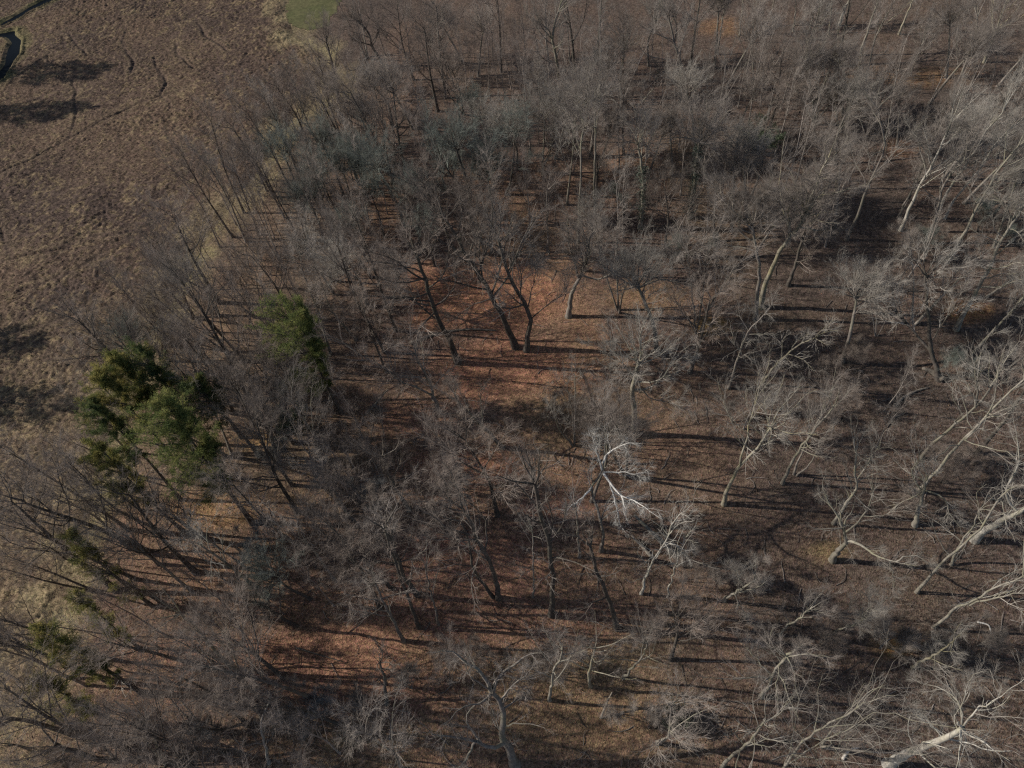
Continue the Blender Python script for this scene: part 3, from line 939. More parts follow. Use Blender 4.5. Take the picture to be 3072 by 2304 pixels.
hero('bare_tree', 'stout tree with short pale trunk and a crooked white limb reaching right', 'crooked limb tree',
     [(1798, 1210), (1812, 1188), (1828, 1168), (1822, 1140)], 0.38, 'crook', 'bark_pale', 'twig_pale',
     limbs=[([(1830, 1168), (1855, 1178), (1890, 1198), (1935, 1214)], 0.19), ([(1935, 1214, 6.5), (1950, 1203, 7), (1975, 1200, 7), (2000, 1212, 7)], 0.11),
            ([(1922, 1210, 6), (1927, 1235, 5), (1932, 1255, 4.3), (1930, 1272, 4)], 0.09), ([(1822, 1142), (1810, 1115), (1795, 1090), (1780, 1060)], 0.16),
            ([(1826, 1150), (1850, 1130), (1880, 1090), (1885, 1040)], 0.14)], h=13, dens=1.0)
hero('bare_tree', 'pale twisted tree with upright fork above the crooked limb tree', 'upright twisted fork',
     [(1800, 1130), (1830, 1085), (1850, 1050), (1846, 1010), (1850, 980)], 0.2, 'crook', 'bark_pale', 'twig_pale',
     limbs=[([(1848, 1040), (1870, 1010), (1890, 975), (1905, 945)], 0.1)], h=15)
hero('bare_tree', 'long leaning pale pole right of the crooked limb tree', 'long leaning pole',
     [(1980, 1280), (2015, 1235), (2050, 1200), (2085, 1175), (2130, 1120), (2160, 1075)], 0.17, 'sparse', 'bark_pale', 'twig_pale', h=20)
hero('bare_tree', 'grey pole leaning right with broken forks, below the long leaning pole', 'broken fork pole',
     [(2016, 1355), (2045, 1330), (2075, 1308), (2092, 1302), (2150, 1270), (2210, 1245)], 0.16, 'sparse', 'bark_pale', 'twig_pale',
     limbs=[([(2095, 1308), (2140, 1295), (2190, 1284), (2240, 1275)], 0.11)], h=19)
hero('bare_tree', 'pair of grey leaning stems left of the long leaning pole', 'leaning stem pair',
     [(2055, 1220), (2080, 1165), (2105, 1130), (2115, 1100)], 0.15, 'sparse', 'bark_pale', 'twig_pale', h=15)
hero('bare_tree', 'massive pale trunk at the lower right corner leaning right under a round crown', 'massive corner trunk',
     [(1918, 1651), (1960, 1628), (2010, 1607), (2050, 1590), (2080, 1573)], 0.46, 'crook', 'bark_white', 'twig_pale',
     limbs=[([(2078, 1572), (2080, 1535), (2068, 1510), (2040, 1490), (2010, 1480)], 0.09), ([(2080, 1570), (2110, 1530), (2150, 1510), (2180, 1492)], 0.09),
            ([(2036, 1594, 10), (2010, 1565, 10.5), (1985, 1548, 11), (1975, 1540, 11.5)], 0.08), ([(2080, 1575), (2084, 1605, 12), (2078, 1640, 12)], 0.09),
            ([(2080, 1572), (2075, 1545), (2085, 1510), (2095, 1480)], 0.08)], h=20, dens=1.0)
hero('bare_tree', 'pale forked sapling fan at the bottom edge right of centre, many slanting stems', 'slanting stem fan',
     [(1690, 1668), (1720, 1620), (1750, 1590), (1800, 1560), (1850, 1530)], 0.13, 'sparse', 'bark_pale', 'twig_pale',
     limbs=[([(1692, 1664), (1710, 1600), (1720, 1550), (1722, 1520)], 0.08), ([(1705, 1650), (1760, 1610), (1830, 1575), (1870, 1550)], 0.08), ([(1715, 1630), (1760, 1640), (1840, 1630)], 0.08)], h=11)
hero('bare_tree', 'pale slender tree at the bottom edge just left of the slanting stem fan', 'pale slender bottom tree',
     [(1560, 1659), (1590, 1625), (1620, 1600), (1650, 1560)], 0.15, 'sparse', 'bark_pale', 'twig_pale', h=13)
hero('bare_tree', 'bushy grey tree with short bright stump limb seen from above at lower right', 'bushy stump limb tree',
     [(1645, 1505), (1660, 1480), (1680, 1440), (1700, 1418)], 0.24, 'spread', 'bark_pale', 'twig_grey',
     limbs=[([(1690, 1430, 10), (1705, 1413, 10.5), (1725, 1398, 11)], 0.19), ([(1670, 1460), (1640, 1430), (1610, 1400)], 0.1)], h=15, dens=1.0)
hero('bare_tree', 'low fan tree with pale slanting trunk, lower right, right of the bushy stump limb tree', 'low fan tree',
     [(1780, 1377), (1810, 1362), (1840, 1352), (1870, 1335)], 0.14, 'fan', 'bark_pale', 'twig_pale', limbs=[([(1843, 1352), (1870, 1325), (1885, 1300)], 0.08)], h=11)
hero('bare_tree', 'grey fan tree of fine ascending twigs above the bushy stump limb tree', 'fine fan tree',
     [(1685, 1372), (1700, 1350), (1725, 1338), (1750, 1315)], 0.15, 'fan', 'bark_pale', 'twig_grey', h=12)
hero('bare_tree', 'small gnarled grey tree with rootlike low limbs right of the small white forked tree', 'small gnarled tree',
     [(1562, 1298), (1580, 1285), (1605, 1268), (1630, 1255)], 0.2, 'crook', 'bark_pale', 'twig_pale',
     limbs=[([(1585, 1280, 4), (1600, 1310, 3.5), (1615, 1335, 3)], 0.08), ([(1605, 1268), (1590, 1240), (1580, 1225)], 0.08)], h=9)
hero('bare_tree', 'slanting pale tree with yellowish bark near the right edge, above the massive corner trunk', 'slanting edge tree',
     [(1970, 1440), (1995, 1428), (2025, 1410), (2060, 1385)], 0.16, 'fan', 'bark_mossy', 'twig_pale', h=13)

# --- bottom middle
hero('bare_tree', 'large dark crooked oak at the bottom edge with a heavy limb reaching left', 'bottom crooked oak',
     [(1113, 1653), (1098, 1615, 4), (1086, 1580, 7), (1088, 1540, 9.5), (1078, 1515, 11), (1063, 1496, 12.5)], 0.40, 'crook', 'bark_grey', 'twig_grey',
     limbs=[([(1063, 1498, 12.4), (1050, 1468, 14), (1024, 1438, 15.5), (985, 1415, 17)], 0.20), ([(1065, 1496, 12.4), (1076, 1470, 13.5), (1088, 1450, 14.5), (1125, 1425, 16)], 0.18),
            ([(1089, 1605, 5.5), (1064, 1617, 6.5), (1024, 1600, 8), (985, 1594, 9.5), (950, 1590, 11)], 0.19), ([(1028, 1601, 8), (1005, 1640, 7.5), (985, 1665, 7)], 0.12),
            ([(1082, 1512, 11), (1110, 1480, 12), (1140, 1452, 13.5)], 0.08), ([(1090, 1530, 10), (1112, 1515, 10.5), (1135, 1505, 11)], 0.08)], h=20)
hero('bare_tree', 'pale upright tree with small round crown right of the bottom crooked oak', 'round crowned pale tree',
     [(1187, 1512), (1192, 1475), (1198, 1445), (1206, 1430), (1215, 1405)], 0.15, 'fan', 'bark_pale', 'twig_grey',
     limbs=[([(1205, 1432), (1225, 1425), (1245, 1412)], 0.08)], h=13)
hero('bare_tree', 'grey tree with short mossy trunk and round crown, second right of the bottom crooked oak', 'second round crowned tree',
     [(1276, 1482), (1272, 1455), (1276, 1435), (1285, 1400)], 0.15, 'fan', 'bark_mossy', 'twig_grey', h=14)
hero('bare_tree', 'leaning grey tree with pale slanting stem, third right of the bottom crooked oak', 'third slanting stem',
     [(1345, 1465), (1370, 1440), (1390, 1415), (1398, 1390)], 0.12, 'fan', 'bark_pale', 'twig_grey', h=12)
hero('bare_tree', 'black leaning trunk standing alone in striped shadows below the white drooping tree', 'black leaning trunk',
     [(1335, 1358), (1320, 1310), (1302, 1265), (1285, 1220), (1275, 1180)], 0.26, 'slim', 'bark_dark', 'twig_brown', h=17)
hero('bare_tree', 'dark tree with swaying trunk left of the striped shadows, leaning left', 'swaying dark tree',
     [(1076, 1292), (1071, 1250), (1050, 1200), (1032, 1170), (1020, 1140), (1000, 1100)], 0.25, 'spread', 'bark_dark', 'twig_brown',
     limbs=[([(1028, 1165), (1005, 1170), (975, 1165), (945, 1165)], 0.08)], h=18)
hero('bare_tree', 'dark slim tree close behind the swaying dark tree', 'slim shadow twin',
     [(1066, 1290), (1040, 1255), (1022, 1230), (1012, 1170), (995, 1125)], 0.17, 'slim', 'bark_dark', 'twig_brown', h=17)
hero('bare_tree', 'dark slim tree leaning left, below left of the swaying dark tree', 'lower left slim tree',
     [(904, 1355), (885, 1300), (866, 1250), (848, 1195), (832, 1145)], 0.19, 'slim', 'bark_dark', 'twig_brown', h=18)
hero('bare_tree', 'thin grey tree leaning left between the lower left slim tree and the swaying dark tree', 'thin grey pole',
     [(947, 1350), (938, 1305), (925, 1260), (920, 1225)], 0.11, 'slim', 'bark_grey', 'twig_brown', h=15)
hero('bare_tree', 'grey brushy tree leaning left, lower left of the lower left slim tree', 'grey brushy leaner',
     [(872, 1385), (845, 1330), (826, 1295), (810, 1260)], 0.18, 'fan', 'bark_grey', 'twig_grey', h=15)
hero('bare_tree', 'dark curved trunk leaning left, just above the foot of the lower left slim tree', 'dark curved trunk',
     [(902, 1285), (885, 1262), (870, 1240), (862, 1210), (845, 1175), (835, 1130)], 0.24, 'fan', 'bark_dark', 'twig_grey', h=18)
hero('bare_tree', 'very tall dark upright tree left of the white drooping tree', 'tall dark upright tree',
     [(1190, 1328), (1194, 1265), (1183, 1165), (1167, 1115), (1155, 1045)], 0.27, 'slim', 'bark_dark', 'twig_grey', h=24)
hero('bare_tree', 'straight thin trunk casting a clear shadow just left of the white drooping tree', 'straight thin trunk',
     [(1251, 1203), (1249, 1165), (1247, 1130), (1244, 1095)], 0.15, 'slim', 'bark_grey', 'twig_grey', h=14)
hero('bare_tree', 'straight thin pole between the swaying dark tree and the tall dark upright tree', 'straight thin pole',
     [(1151, 1290), (1152, 1240), (1151, 1185), (1150, 1150)], 0.10, 'slim', 'bark_grey', 'twig_grey', h=13)

# --- middle left, between clearing and pines
hero('bare_tree', 'grey tree leaning left with forked limbs at the lower left corner of the clearing', 'clearing corner tree',
     [(950, 888), (938, 860), (927, 825), (915, 800), (897, 765)], 0.22, 'spread', 'bark_grey', 'twig_brown',
     limbs=[([(935, 855), (905, 838), (870, 825), (830, 795), (790, 770)], 0.13)], h=16)
hero('bare_tree', 'low leaning dark trunk below the clearing, lying almost toward the left', 'low leaning trunk',
     [(1086, 966), (1060, 938), (1035, 912), (1010, 890), (985, 860)], 0.27, 'fan', 'bark_grey', 'twig_brown', h=15)
hero('bare_tree', 'brown peeling trunk in the shade below the clearing, leaning left', 'brown peeling trunk',
     [(882, 1102), (865, 1072), (852, 1050), (838, 1022), (825, 985)], 0.25, 'fan', 'dead_wood', 'twig_brown', h=16)
hero('bare_tree', 'dark trunk under the clearing, in line with the tall dark upright tree', 'dark trunk under clearing',
     [(1168, 1120), (1165, 1085), (1155, 1045), (1150, 1010)], 0.22, 'fan', 'bark_dark', 'twig_brown', h=14)
hero('bare_tree', 'grey shrubby tree of many upright stems left of the pale spreading tree', 'shrubby upright tree',
     [(1240, 960), (1238, 910), (1232, 870), (1225, 830)], 0.12, 'fan', 'bark_grey', 'twig_pale', stems=4, h=10, dens=0.7)
hero('bare_tree', 'purple grey shrubby tree tucked beside the shrubby upright tree', 'purple shrubby tree',
     [(1290, 955), (1300, 910), (1310, 880)], 0.10, 'fan', 'bark_dark', 'twig_brown', stems=5, h=9)

# --- upper middle
hero('bare_tree', 'ivy wrapped tree with pale broken top, above the vase shaped cluster', 'left ivy tree',
     [(1382, 492), (1388, 440), (1390, 400), (1387, 360), (1378, 310)], 0.30, 'fan', 'bark_pale', 'twig_grey', dome=5.0, h=19, ivy=(0.15, 0.75, 0.8))
hero('bare_tree', 'ivy wrapped tree with dense round crown, right one of the two ivy trees', 'right ivy tree',
     [(1490, 470), (1497, 420), (1503, 370), (1508, 330), (1512, 300)], 0.34, 'fan', 'bark_pale', 'twig_grey', dens=1.35, dome=5.6, h=20, ivy=(0.05, 0.95, 0.9), cr=1.1)
hero('bare_tree', 'many stemmed dark tree with greenish twigs low in the upper middle, above the clearing', 'greenish many stemmed tree',
     [(1018, 485), (1016, 445), (1014, 410), (1000, 370), (985, 320)], 0.3, 'fan', 'bark_dark', 'twig_green',
     limbs=[([(1014, 420), (980, 385), (955, 345), (935, 300)], 0.17), ([(1015, 410), (1020, 360), (1025, 310)], 0.15), ([(1016, 405), (1045, 395), (1062, 370), (1065, 330)], 0.12),
            ([(1013, 418), (985, 420), (960, 410), (930, 395)], 0.12)], dome=5.0, h=18, cr=1.1)
hero('bare_tree', 'slim greenish tree right of the greenish many stemmed tree', 'slim greenish tree',
     [(1092, 422), (1104, 385), (1108, 350), (1110, 310), (1115, 280)], 0.19, 'fan', 'bark_dark', 'twig_green',
     limbs=[([(1106, 380), (1130, 355), (1160, 345)], 0.07)], dome=4.5, h=17)
hero('bare_tree', 'grey green leaning tree, left of the greenish many stemmed tree', 'grey green leaner',
     [(872, 490), (864, 455), (850, 425), (835, 400), (815, 360)], 0.24, 'fan', 'bark_grey', 'twig_green', dome=5.0, h=17, cr=1.1)
hero('bare_tree', 'dark leaning trunk right below the grey green leaner', 'dark upper leaner',
     [(986, 548), (965, 500), (952, 465), (935, 438), (915, 400)], 0.25, 'spread', 'bark_dark', 'twig_brown', h=19)
hero('bare_tree', 'dark trunk at the top edge of the clearing, second right of the dark upper leaner', 'clearing top trunk',
     [(1048, 548), (1038, 515), (1030, 485), (1020, 450), (1012, 420)], 0.25, 'fan', 'bark_dark', 'twig_brown', h=18)
hero('bare_tree', 'straight dark trunk at the top edge of the clearing, left of the pale trunked oak', 'straight top trunk',
     [(1060, 545), (1062, 500), (1063, 440), (1066, 385)], 0.19, 'slim', 'bark_grey', 'twig_grey', h=18)
hero('bare_tree', 'bright fan of pale stems in the upper middle, left of the tall bright pair', 'bright pale fan',
     [(1172, 372), (1173, 335), (1175, 290), (1178, 250)], 0.17, 'fan', 'bark_pale', 'twig_pale',
     limbs=[([(1175, 360), (1190, 320), (1203, 290), (1210, 250)], 0.1), ([(1174, 345), (1195, 300), (1200, 260)], 0.08)], dens=1.35, dome=5.2, h=17)
hero('bare_tree', 'tall thin pale tree with slim crown, left one of the tall bright pair', 'left bright tall tree',
     [(1249, 525), (1252, 450), (1254, 372), (1256, 310), (1262, 270)], 0.18, 'fan', 'bark_pale', 'twig_grey', dome=4.2, h=22)
hero('bare_tree', 'tall thin pale tree with bright dense top, right one of the tall bright pair', 'right bright tall tree',
     [(1283, 485), (1284, 400), (1286, 318), (1285, 260), (1284, 215)], 0.20, 'fan', 'bark_pale', 'twig_grey', dens=1.35, dome=5.0, h=23)
hero('bare_tree', 'straight grey trunk above the pale trunked clearing oak, thin upright crown', 'straight grey trunk',
     [(1184, 545), (1183, 500), (1182, 440), (1182, 410)], 0.2, 'slim', 'bark_grey', 'twig_brown', h=17)
hero('birch_tree', 'small white branched dead tree in the upper left wood near the marsh', 'small white dead tree',
     [(712, 388), (703, 365), (695, 345), (692, 322), (700, 300)], 0.12, 'sparse', 'bark_white', 'bark_white', h=9, dens=0.7,
     limbs=[([(694, 340), (678, 328), (665, 322)], 0.05)])
hero('bare_tree', 'black branching tree with one heavy left limb, at the marsh edge near the top', 'black marsh edge tree',
     [(731, 222), (727, 190), (720, 155), (714, 120), (704, 90)], 0.27, 'spread', 'bark_dark', 'twig_brown',
     limbs=[([(727, 200), (705, 190), (685, 184), (668, 180)], 0.14)], h=17)
hero('bare_tree', 'dark tree with crooked trunk near the lawn at the top, leaning left', 'dark lawn side tree',
     [(828, 142), (815, 118), (804, 100), (796, 72), (780, 52), (765, 40)], 0.3, 'spread', 'bark_dark', 'twig_brown',
     limbs=[([(802, 98), (785, 92), (768, 85)], 0.12)], h=18)
hero('bare_tree', 'tall tree with blotchy grey white trunk at the top middle', 'tall blotchy trunk',
     [(1210, 212), (1207, 160), (1200, 117), (1193, 85), (1196, 60), (1207, 24)], 0.32, 'spread', 'bark_pale', 'twig_grey',
     limbs=[([(1194, 85), (1180, 60), (1165, 45)], 0.13)], h=22)
hero('bare_tree', 'tall crooked dark trunk with pale forks at the top, right of the tall blotchy trunk', 'tall crooked trunk',
     [(1469, 220), (1471, 170), (1468, 130), (1455, 85), (1446, 45)], 0.28, 'spread', 'bark_grey', 'twig_grey',
     limbs=[([(1457, 92), (1462, 60), (1450, 25)], 0.13)], h=21)
hero('bare_tree', 'grey tree with dense shaggy crown at the top, left of the tall crooked trunk', 'shaggy crowned tree',
     [(1345, 215), (1340, 170), (1345, 135), (1350, 100)], 0.22, 'fan', 'bark_pale', 'twig_grey', dome=5.2, h=17, cr=1.15)
hero('bare_tree', 'low twisted pale tree between the shaggy crowned tree and the tall crooked trunk', 'low twisted pale tree',
     [(1385, 222), (1400, 205), (1412, 190), (1420, 160)], 0.15, 'crook', 'bark_pale', 'twig_grey', h=10)
# --- upper right
hero('bare_tree', 'huge many stemmed vase shaped tree at the upper right', 'huge vase shaped tree',
     [(1760, 270), (1758, 245), (1755, 215), (1748, 175), (1738, 140)], 0.24, 'fan', 'bark_pale', 'twig_grey',
     limbs=[([(1758, 262), (1742, 235), (1725, 205), (1700, 180)], 0.17), ([(1759, 258), (1764, 220), (1768, 180), (1770, 140)], 0.17), ([(1761, 262), (1775, 230), (1790, 195), (1805, 160)], 0.17),
            ([(1762, 266), (1785, 235), (1815, 205), (1838, 185)], 0.15)], dens=1.35, dome=5.6, h=20, cr=1.1)
hero('bare_tree', 'splayed bundle of pale stems right beside the huge vase shaped tree', 'splayed stem bundle',
     [(1814, 285), (1822, 255), (1832, 220), (1845, 190), (1852, 160)], 0.18, 'fan', 'bark_mossy', 'twig_grey',
     limbs=[([(1815, 282), (1808, 250), (1802, 215), (1806, 180)], 0.12), ([(1818, 280), (1850, 245), (1880, 200)], 0.12)], h=17)
hero('bare_tree', 'slender crooked tree with dark trunk above the bare brown ground at the upper right', 'slender crooked tree',
     [(1828, 518), (1862, 440), (1880, 390), (1893, 365), (1912, 315), (1905, 270), (1895, 235)], 0.19, 'spread', 'bark_grey', 'twig_grey', h=21)
hero('birch_tree', 'brightest white leaning birch with forked top at the upper right', 'brightest birch',
     [(1945, 498), (1965, 450), (1985, 405), (2012, 358), (2035, 310), (2055, 262)], 0.21, 'slim', 'bark_white', 'twig_pale',
     limbs=[([(2012, 358), (2000, 330), (1985, 305), (1975, 290)], 0.08), ([(2040, 300), (2060, 285), (2075, 280)], 0.06)], h=21, cr=1.2)
hero('birch_tree', 'long pale leaning birch, second right of the brightest birch', 'second birch',
     [(2018, 478), (2050, 410), (2075, 370), (2102, 332), (2125, 290), (2165, 245)], 0.18, 'slim', 'bark_white', 'twig_pale', h=22, cr=1.1)
hero('birch_tree', 'thin pale leaning birch, third right of the brightest birch', 'third birch',
     [(2040, 472), (2070, 420), (2105, 380), (2130, 345), (2150, 310), (2175, 285)], 0.15, 'slim', 'bark_white', 'twig_pale', h=21)
hero('birch_tree', 'grey forked leaning tree at the right edge below the third birch', 'grey forked edge tree',
     [(2050, 560), (2090, 490), (2115, 440), (2140, 398), (2170, 350), (2200, 315)], 0.2, 'fan', 'bark_pale', 'twig_pale',
     limbs=[([(2140, 400), (2170, 385), (2195, 370)], 0.08)], h=21)
hero('bare_tree', 'dark leaning double pole left of the brightest birch', 'dark double pole',
     [(1940, 470), (1965, 420), (1988, 375), (2005, 330)], 0.15, 'slim', 'bark_grey', 'twig_grey', h=18,
     limbs=[([(1945, 462), (1975, 410), (2000, 362), (2015, 320)], 0.11)])
hero('bare_tree', 'curved brown tree between the brightest birch and the second birch', 'curved brown tree',
     [(2000, 525), (2030, 440), (2038, 400), (2055, 375), (2085, 345), (2090, 310)], 0.2, 'spread', 'bark_grey', 'twig_grey', h=17)
hero('bare_tree', 'pale thick straight trunk leaning right beside the open crowned tree at the right edge', 'thick leaning edge trunk',
     [(2065, 712), (2090, 660), (2118, 615), (2140, 570), (2162, 520), (2185, 485)], 0.27, 'crook', 'bark_pale', 'twig_pale',
     limbs=[([(2178, 495), (2180, 465), (2165, 440), (2150, 425)], 0.12), ([(2182, 490), (2205, 455), (2215, 430)], 0.12)], h=21)
hero('bare_tree', 'slanting trunk low at the right edge under the thick leaning edge trunk', 'low slanting edge trunk',
     [(2130, 640), (2155, 625), (2185, 605), (2220, 580)], 0.14, 'fan', 'bark_pale', 'twig_grey', h=12)
# --- row of poles along the top right
for px, tx, ty, col, lab, sh in (
        (1550, 1570, 0, 'bark_grey', 'dark pole trunk at the top edge, leftmost of the row of poles', 'leftmost top pole'),
        (1597, 1605, -20, 'bark_pale', 'pale pole trunk at the top edge, second of the row of poles', 'second top pole'),
        (1622, 1634, 10, 'bark_grey', 'crooked pole at the top edge, third of the row of poles', 'third top pole'),
        (1653, 1674, -10, 'bark_grey', 'curved thin pole at the top edge, fourth of the row of poles', 'fourth top pole'),
        (1713, 1720, -20, 'bark_pale', 'straight pale pole at the top edge, fifth of the row of poles', 'fifth top pole'),
        (1750, 1760, -20, 'bark_pale', 'straight brown pole at the top edge, sixth of the row of poles', 'sixth top pole'),
        (1790, 1797, -20, 'bark_mossy', 'upright pole at the top edge, seventh of the row of poles', 'seventh top pole')):
    hero('bare_tree', lab, sh, [(px, {1550: 118, 1597: 76, 1622: 92, 1653: 58, 1713: 68, 1750: 64, 1790: 74}[px]), ((px + tx) / 2 + 2, ty * .5 + 35), (tx, ty)],
         0.15, 'pole', col, 'twig_grey', h=19, group='row of pole trees along the top edge')
hero('birch_tree', 'bright thick white pole at the top edge, right of the row of poles', 'bright top pole', [(1812, 56), (1822, 28), (1836, -5), (1842, -30)], 0.23, 'pole', 'bark_white', 'twig_pale', h=19)
hero('bare_tree', 'long pale leaning pole crossing the top edge, right of the bright white pole', 'long top pole',
     [(1857, 120), (1868, 85), (1880, 50), (1892, 15), (1905, -20)], 0.21, 'pole', 'bark_pale', 'twig_grey', h=22)
hero('bare_tree', 'leaning yellowish pole near the top edge with low side limb', 'yellowish top pole', [(1942, 74), (1955, 40), (1972, 0), (1985, -25)], 0.18, 'pole', 'bark_mossy', 'twig_grey', h=19,
     limbs=[([(1915, 50, 10), (1940, 30, 12), (1965, 5, 14)], 0.06)])
hero('bare_tree', 'pair of grey leaning stems below the yellowish top pole', 'grey stem pair at top', [(1966, 165), (1980, 125), (1997, 85), (2005, 60)], 0.17, 'fan', 'bark_pale', 'twig_grey', h=16)
hero('bare_tree', 'tall grey leaning tree rising from the bare patch toward the top right corner', 'top right leaner', [(2055, 205), (2085, 140), (2105, 85), (2112, 35)], 0.2, 'fan', 'bark_grey', 'twig_grey', h=21)
hero('bare_tree', 'yellow grey leaning tree nearest the top right corner', 'top right corner leaner', [(2125, 135), (2150, 70), (2168, 20), (2180, -15)], 0.2, 'fan', 'bark_mossy', 'twig_grey', h=20)

# --- lower left
hero('bare_tree', 'dark heavy trunk bent far to the left along the bottom edge at the lower left', 'bent bottom trunk',
     [(338, 1638), (300, 1640, 2.4), (240, 1643, 5.5), (180, 1630, 8.5), (120, 1608, 11.5)], 0.36, 'spread', 'bark_dark', 'twig_brown',
     limbs=[([(255, 1643, 5), (210, 1600, 8), (190, 1570, 10)], 0.12), ([(290, 1640, 3), (255, 1610, 7), (235, 1575, 10)], 0.12)], h=18)
hero('bare_tree', 'clump of yellowish thin stems at the bottom edge right of the bent bottom trunk', 'yellowish stem clump',
     [(352, 1655), (348, 1630, 2.5), (340, 1600, 5), (330, 1575, 7)], 0.13, 'slim', 'bark_mossy', 'twig_brown', stems=7, h=11)
hero('bare_tree', 'clump of dark stems fanned out to the left in the lower left wood', 'fanned stem clump',
     [(512, 1448), (480, 1420), (450, 1390), (420, 1350), (390, 1325)], 0.2, 'slim', 'bark_mossy', 'twig_brown',
     limbs=[([(508, 1445), (490, 1400), (465, 1370), (440, 1340)], 0.13), ([(508, 1446), (470, 1425), (430, 1405), (395, 1390)], 0.12), ([(514, 1440), (500, 1400), (480, 1360)], 0.1)], h=17)
hero('bare_tree', 'wiry dark tree in front of an orange leaf patch, lower left', 'wiry dark tree', [(640, 1352), (610, 1335), (580, 1315), (550, 1300)], 0.2, 'fan', 'bark_dark', 'twig_brown', h=15)
hero('bare_tree', 'dark double trunk beside the bright double crowned pine, at its right foot', 'pine foot double trunk', [(520, 945), (500, 915), (480, 890), (460, 860)], 0.22, 'slim', 'bark_dark', 'twig_brown', h=17)
hero('bare_tree', 'long dark leaning trunk in the lower left wood, left of the fanned stem clump', 'long dark leaner', [(360, 1310), (320, 1285), (280, 1262), (240, 1240)], 0.22, 'slim', 'bark_dark', 'twig_brown', h=18)
hero('bare_tree', 'dark branching tree in the pale leaf patch below the pines, limbs spread flat', 'flat limbed tree', [(450, 1165), (420, 1150), (395, 1130), (360, 1105)], 0.27, 'spread', 'bark_dark', 'twig_brown',
     limbs=[([(430, 1155), (390, 1165), (340, 1160), (300, 1150)], 0.12), ([(410, 1143), (400, 1110), (370, 1085)], 0.1)], h=17)
hero('bare_tree', 'twisted grey tree with open limbs near the bottom edge, right of the yellowish stem clump', 'twisted bottom tree', [(580, 1650), (570, 1600), (565, 1560), (580, 1520)], 0.16, 'crook', 'bark_grey', 'twig_grey', limbs=[([(570, 1610), (590, 1585), (600, 1560)], 0.07)], h=9)
hero('bare_tree', 'brown tree with drooping branches, left of the bottom crooked oak', 'drooping brown tree', [(833, 1520), (832, 1490), (828, 1460), (820, 1430)], 0.2, 'crook', 'bark_dark', 'twig_brown', h=12,
     limbs=[([(832, 1500), (810, 1530), (795, 1555)], 0.06), ([(833, 1500), (840, 1550), (845, 1580)], 0.06)])


# ------------------------------------------------------------------ pines
def pine(label, short, path, r0, t0, reach, needles, sunny=(-1, 0), nb=70, dens=1.0):
    _seed[0] += 1
    b = ground(path[0])
    o = empty('pine_tree', b)
    P = [np.array([0, 0, -0.3])] + [lift(b, p) for p in path[1:]]
    t, d, n = build_pine(_seed[0], P[-1][2], r0, t0, reach, sunny=sunny, nb=nb, path=P, dens=dens)
    part('trunk', t, M['bark_dark'], o)
    for d_ in d:
        part('dead_branch', d_, M['dead_pale'], o)
    part('crown', n, M[needles], o)
    tag(o, label, 'pine tree')
    TAKEN.append((b[0], b[1], 2.5))
    x, y = to_ov(b + P[-1] * 0.8)
    LANDMARKS.append((x, y, short))


pine('bright green pine standing alone left of the clearing', 'lone bright pine', [(735, 890), (700, 820), (665, 735), (648, 668)], 0.25, 0.34, 5.2, 'needles', nb=115)
pine('brightest green bushy pine, largest crown of the pine row at the left', 'bushy bright pine', [(545, 1130), (490, 1055), (430, 975), (372, 885)], 0.28, 0.38, 5.0, 'needles', nb=140)
pine('dark pine with shaded crown just behind the bushy bright pine', 'dark shaded pine', [(560, 985), (520, 935), (470, 880), (432, 835)], 0.24, 0.60, 4.4, 'needles_dark', nb=60)
pine('tall dark topped pine, uppermost at the marsh edge', 'uppermost pine', [(465, 960), (400, 880), (345, 815), (312, 768)], 0.22, 0.62, 3.8, 'needles_dark', nb=62)
pine('pine with yellowish left side at the marsh edge, just left of the uppermost pine', 'yellow sided pine', [(430, 985), (350, 890), (290, 825), (255, 778)], 0.2, 0.55, 3.1, 'needles_yellow', nb=60)
pine('slim dark topped pine with yellow flank at the marsh edge, third from the top', 'third pine', [(405, 1030), (330, 935), (262, 860), (225, 812)], 0.2, 0.55, 2.9, 'needles_yellow', nb=56)
pine('slim pine with drooping green plume at the marsh edge, fourth from the top', 'fourth pine', [(390, 1080), (320, 995), (250, 920), (208, 875)], 0.2, 0.5, 2.7, 'needles_dark', nb=60)
pine('pale yellow green pine low in the row at the marsh edge, fifth from the top', 'fifth pine', [(400, 1150), (320, 1080), (255, 1010), (210, 960)], 0.2, 0.4, 2.6, 'needles_yellow', nb=55)
pine('narrow yellow green pine plume beside the straw bank, sixth from the top', 'straw bank pine', [(330, 1310), (260, 1255), (195, 1195), (150, 1150)], 0.18, 0.15, 1.7, 'needles_yellow', nb=60, dens=0.45)
pine('bushy mid green pine near the left edge, below the straw bank', 'left edge pine', [(310, 1500), (220, 1440), (150, 1395), (85, 1355)], 0.22, 0.3, 2.3, 'needles_yellow', nb=70, dens=0.5)
pine('small yellow green pine nearest the lower left corner', 'corner pine', [(250, 1560), (190, 1530), (130, 1495), (82, 1468)], 0.16, 0.3, 1.9, 'needles_yellow', nb=55, dens=0.5)
pine('small thin pine plume between the straw bank pine and the left edge pine', 'thin plume pine', [(300, 1400), (245, 1355), (195, 1310), (160, 1280)], 0.14, 0.2, 1.4, 'needles_yellow', nb=50, dens=0.35)
